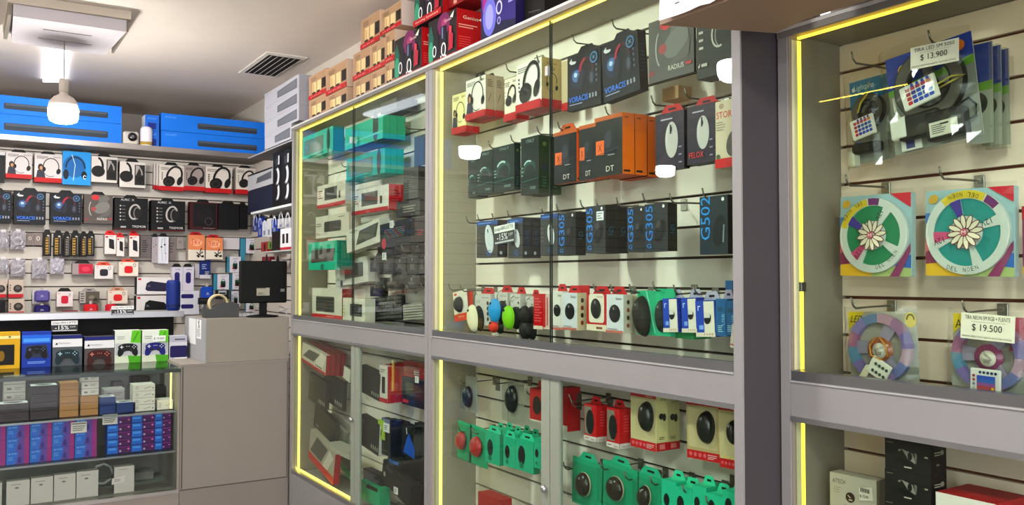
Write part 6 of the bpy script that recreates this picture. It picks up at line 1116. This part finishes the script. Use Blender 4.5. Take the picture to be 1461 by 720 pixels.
# ============================================================ INSIDE THE SHOWCASE
S6 = crop(0, 510, 7.2); S7 = crop(130, 510, 7.2); S8 = crop(0, 570, 4.8); YS = 4.60
LV = ['bottom', 'second', 'third', 'fourth', 'fifth', 'sixth']
def stack(name, f, r, n, desc, where, base, F=None, T=.10, Y=YS, zb=.8885, top=None, Tp=None, cat='box', z_on=None, side=None):
    m, w, h, z0, *_ = frame_of(f(*r), None, Y); zt = z0 + h; z0 = zb if zb else z0; hh = (zt - z0) / n; u0, v0, u1, v1 = f(*r); uc = (u0 + u1) / 2
    for i in range(n):
        b = MB(); H = hh - .0012; b.bbox(-w / 2, 0, 0, w / 2, T, H, base, .0012); a = Art(b, (-w / 2, 0, 0), (1, 0, 0), (0, 0, 1), (0, -1, 0), w, H)
        if F: F(a)
        if i == n - 1 and (Tp or top):
            q = Art(b, (-w / 2, 0, H), (1, 0, 0), (0, 1, 0), (0, 0, 1), w, T)
            if top: q.r(.02, .02, .98, .98, top)
            if Tp: Tp(q)
        o = b.build(name, None, (m.x, Y, z0 + i * hh + .0004)); reg(o, f'{desc}, {LV[i] if n > 1 else "single"} layer,', cat, where, uc)
    return zt
F_wl = lambda a: (a.r(.15, .35, .35, .6, '8a8480'), a.lines(.5, .3, .9, .7, 2, 'a09a96'), a.r(0, 0, 1, .04, '8a8480'))
SU = 'upper showcase level'
T_ov = lambda q: (q.e(.5, .5, .34, .22, '6a6664'), q.e(.5, .5, .26, .14, '3a3634'))
stack('device_box', S6, (38, 190, 262, 448), 5, 'white printed box at far left back', SU, 'c4beb8', F_wl, Y=4.74)
stack('device_box', S6, (-20, 470, 292, 655), 2, 'dark mauve box with oval lid', SU, '5c5254', lambda a: a.lines(.2, .3, .8, .7, 2, '4a4244'), T=.09, top='dcdcdc', Tp=T_ov)
stack('device_box', S6, (312, 285, 592, 632), 4, 'dark mauve box with oval lid, wider pile', SU, '544c50', lambda a: a.lines(.2, .3, .8, .7, 2, '443c40'), T=.09, top='dcdcdc', Tp=T_ov)
stack('kraft_box', S6, (614, 255, 806, 600), 5, 'plain tan box', SU, 'b48c5c')
zk = stack('kraft_box', S6, (826, 388, 1008, 588), 3, 'plain tan box under white ones', SU, 'b48c5c')
stack('device_box', S6, (840, 175, 1015, 386), 3, 'white printed box upon tan ones', SU, 'd4d0c8', F_wl, zb=zk + .0005)
stack('device_box', S7, (88, 402, 252, 568), 2, 'royal blue box with white oval lid', SU, '34508c', T=.09, top='dcdcdc', Tp=T_ov)
stack('device_box', S7, (262, 458, 456, 548), 1, 'royal blue box lower by itself', SU, '34508c', T=.09, top='dcdcdc', Tp=T_ov)
stack('device_box', S7, (132, 318, 345, 470), 2, 'pale grey box behind the blue ones', SU, 'b8b4b0', F_wl, Y=4.74)
stack('device_box', S7, (432, 272, 656, 530), 4, 'white printed box with slanted lettering', SU, 'dcdad0', lambda a: (a.lines(.1, .2, .3, .8, 3, 'a8a49c'), a.ln(.5, .35, .8, .6, .02, '6a6860'), a.e(.9, .4, .03, .03, '5a5850')))
stack('device_box', S7, (680, 432, 842, 515), 1, 'white printed box near the showcase end', SU, 'dcdad0', lambda a: (a.lines(.1, .2, .3, .8, 3, 'a8a49c'), a.ln(.5, .35, .8, .6, .02, '6a6860')))
stack('dark_box', S7, (420, 200, 604, 300), 1, 'black box at the back', SU, '2c2826', zb=None, Y=4.80)
stack('dark_box', S7, (652, 295, 768, 440), 2, 'dark olive box at the back near the end', SU, '34342c', Y=4.80)
stack('dark_box', S7, (230, 250, 340, 430), 2, 'maroon grey box at the back', SU, '5a4c4c', Y=4.84)
def F_bp(a): a.r(0, 0, .66, 1, '3c7cd0'); a.p([(.4, 0), (.8, 0), (.8, 1), (.55, 1)], '7458a8'); a.r(.78, 0, 1, 1, 'a8408c'); a.t('tp-link', .08, .74, .45, .9, 'a8d0f8'); a.lines(.08, .3, .3, .6, 3, '7ab0e8'); a.p([(.5, .1), (.66, .1), (.62, .6), (.5, .4)], '44489c')
def F_bp5(a): a.r(0, 0, .45, 1, '2c78d0'); a.r(.45, 0, 1, 1, '6c2c74'); a.r(.05, .55, .38, .85, '58a0e8'); a.e(.55, .35, .05, .05, 'b0a8c8', n=8); a.e(.9, .6, .05, .04, 'e080c8', n=8); a.r(.5, .85, 1, 1, '8c3c8c'); a.r(0, 0, 1, .08, '2c2470')
SM = 'middle showcase level'
for k, r in enumerate(((-120, 185, 38, 495), (44, 172, 200, 470), (206, 157, 354, 452), (358, 142, 508, 432), (514, 125, 662, 414))):
    stack('router_box', S8, r, 3, 'blue and magenta box, ' + ('first', 'second', 'third', 'fourth', 'fifth')[k] + ' pile from the left', SM, '4878c8', F_bp, zb=.6895, T=.09)
for k, r in enumerate(((735, 120, 896, 386), (902, 105, 1058, 362), (1062, 90, 1170, 345))):
    stack('router_box', S8, r, 5, 'slim blue and purple box, ' + ('first', 'second', 'third')[k] + ' pile', SM, '4468b8', F_bp5, zb=.6895, T=.09)
price_sign('price_card', S8(486, 152, 594, 226), 'white price card left', 'on the magenta boxes, showcase', Y=4.585, F=lambda a: (a.r(.05, .8, .95, .9, '8a8884'), a.lines(.1, .15, .9, .7, 3, '7a7874')), c='dcdad0')
price_sign('price_card', S8(702, 100, 804, 168), 'white price card right', 'between the box piles, showcase', Y=4.585, F=lambda a: (a.r(.05, .8, .95, .9, '8a8884'), a.lines(.1, .15, .9, .7, 3, '7a7874')), c='dcdad0')
SL = 'lowest showcase level'
F_wb = lambda a: (a.lines(.2, .82, .8, .9, 1, 'a8a49e'), a.e(.45, .72, .10, .05, 'a8a6a4'), a.e(.45, .725, .07, .03, '7a7876'))
for r in ((-120, 575, 12, 720), (44, 555, 202, 720), (212, 532, 362, 720), (370, 510, 516, 720), (524, 488, 672, 710)):
    pack('router_box', S8(*r), 'tall white box with small emblem', 'box', SL, Y=YS, T=.05, base='ccc8c0', side='8a8680', F=F_wb, zb=.4975)
pack('router_box', S8(782, 456, 918, 668), 'tall white box with pasted price slip', 'box', SL, Y=YS, T=.05, base='ccc8c0', side='8a8680', F=lambda a: (a.lines(.2, .86, .8, .92, 1, 'a8a49e'), a.p([(-.12, .35), (.5, .42), (.55, .66), (-.1, .58)], 'dcd4d0'), a.lines(.0, .44, .4, .56, 3, '8a8480')), zb=.4975)
b = MB(); pb = onY(*S8(700, 505), 4.80); b.tube([(.05 * math.cos(t * .7), .004 * (t % 3), .06 + .05 * math.sin(t * .7)) for t in range(10)], .006, 'b8b4b0', 8); o = b.build('coiled_cable', None, (pb.x, 4.80, .4975)); reg(o, 'grey coiled cable standing behind the tall white boxes', 'cable', SL)
pack('flat_box', S8(925, 495, 1050, 545), 'grey flat box at the back', 'box', SL, Y=4.84, T=.08, base='8c8a82')
pack('flat_box', S8(925, 548, 1060, 610), 'longer grey green flat box at the back', 'box', SL, Y=4.82, T=.08, base='7c8078', zb=.4975)
finish_labels()
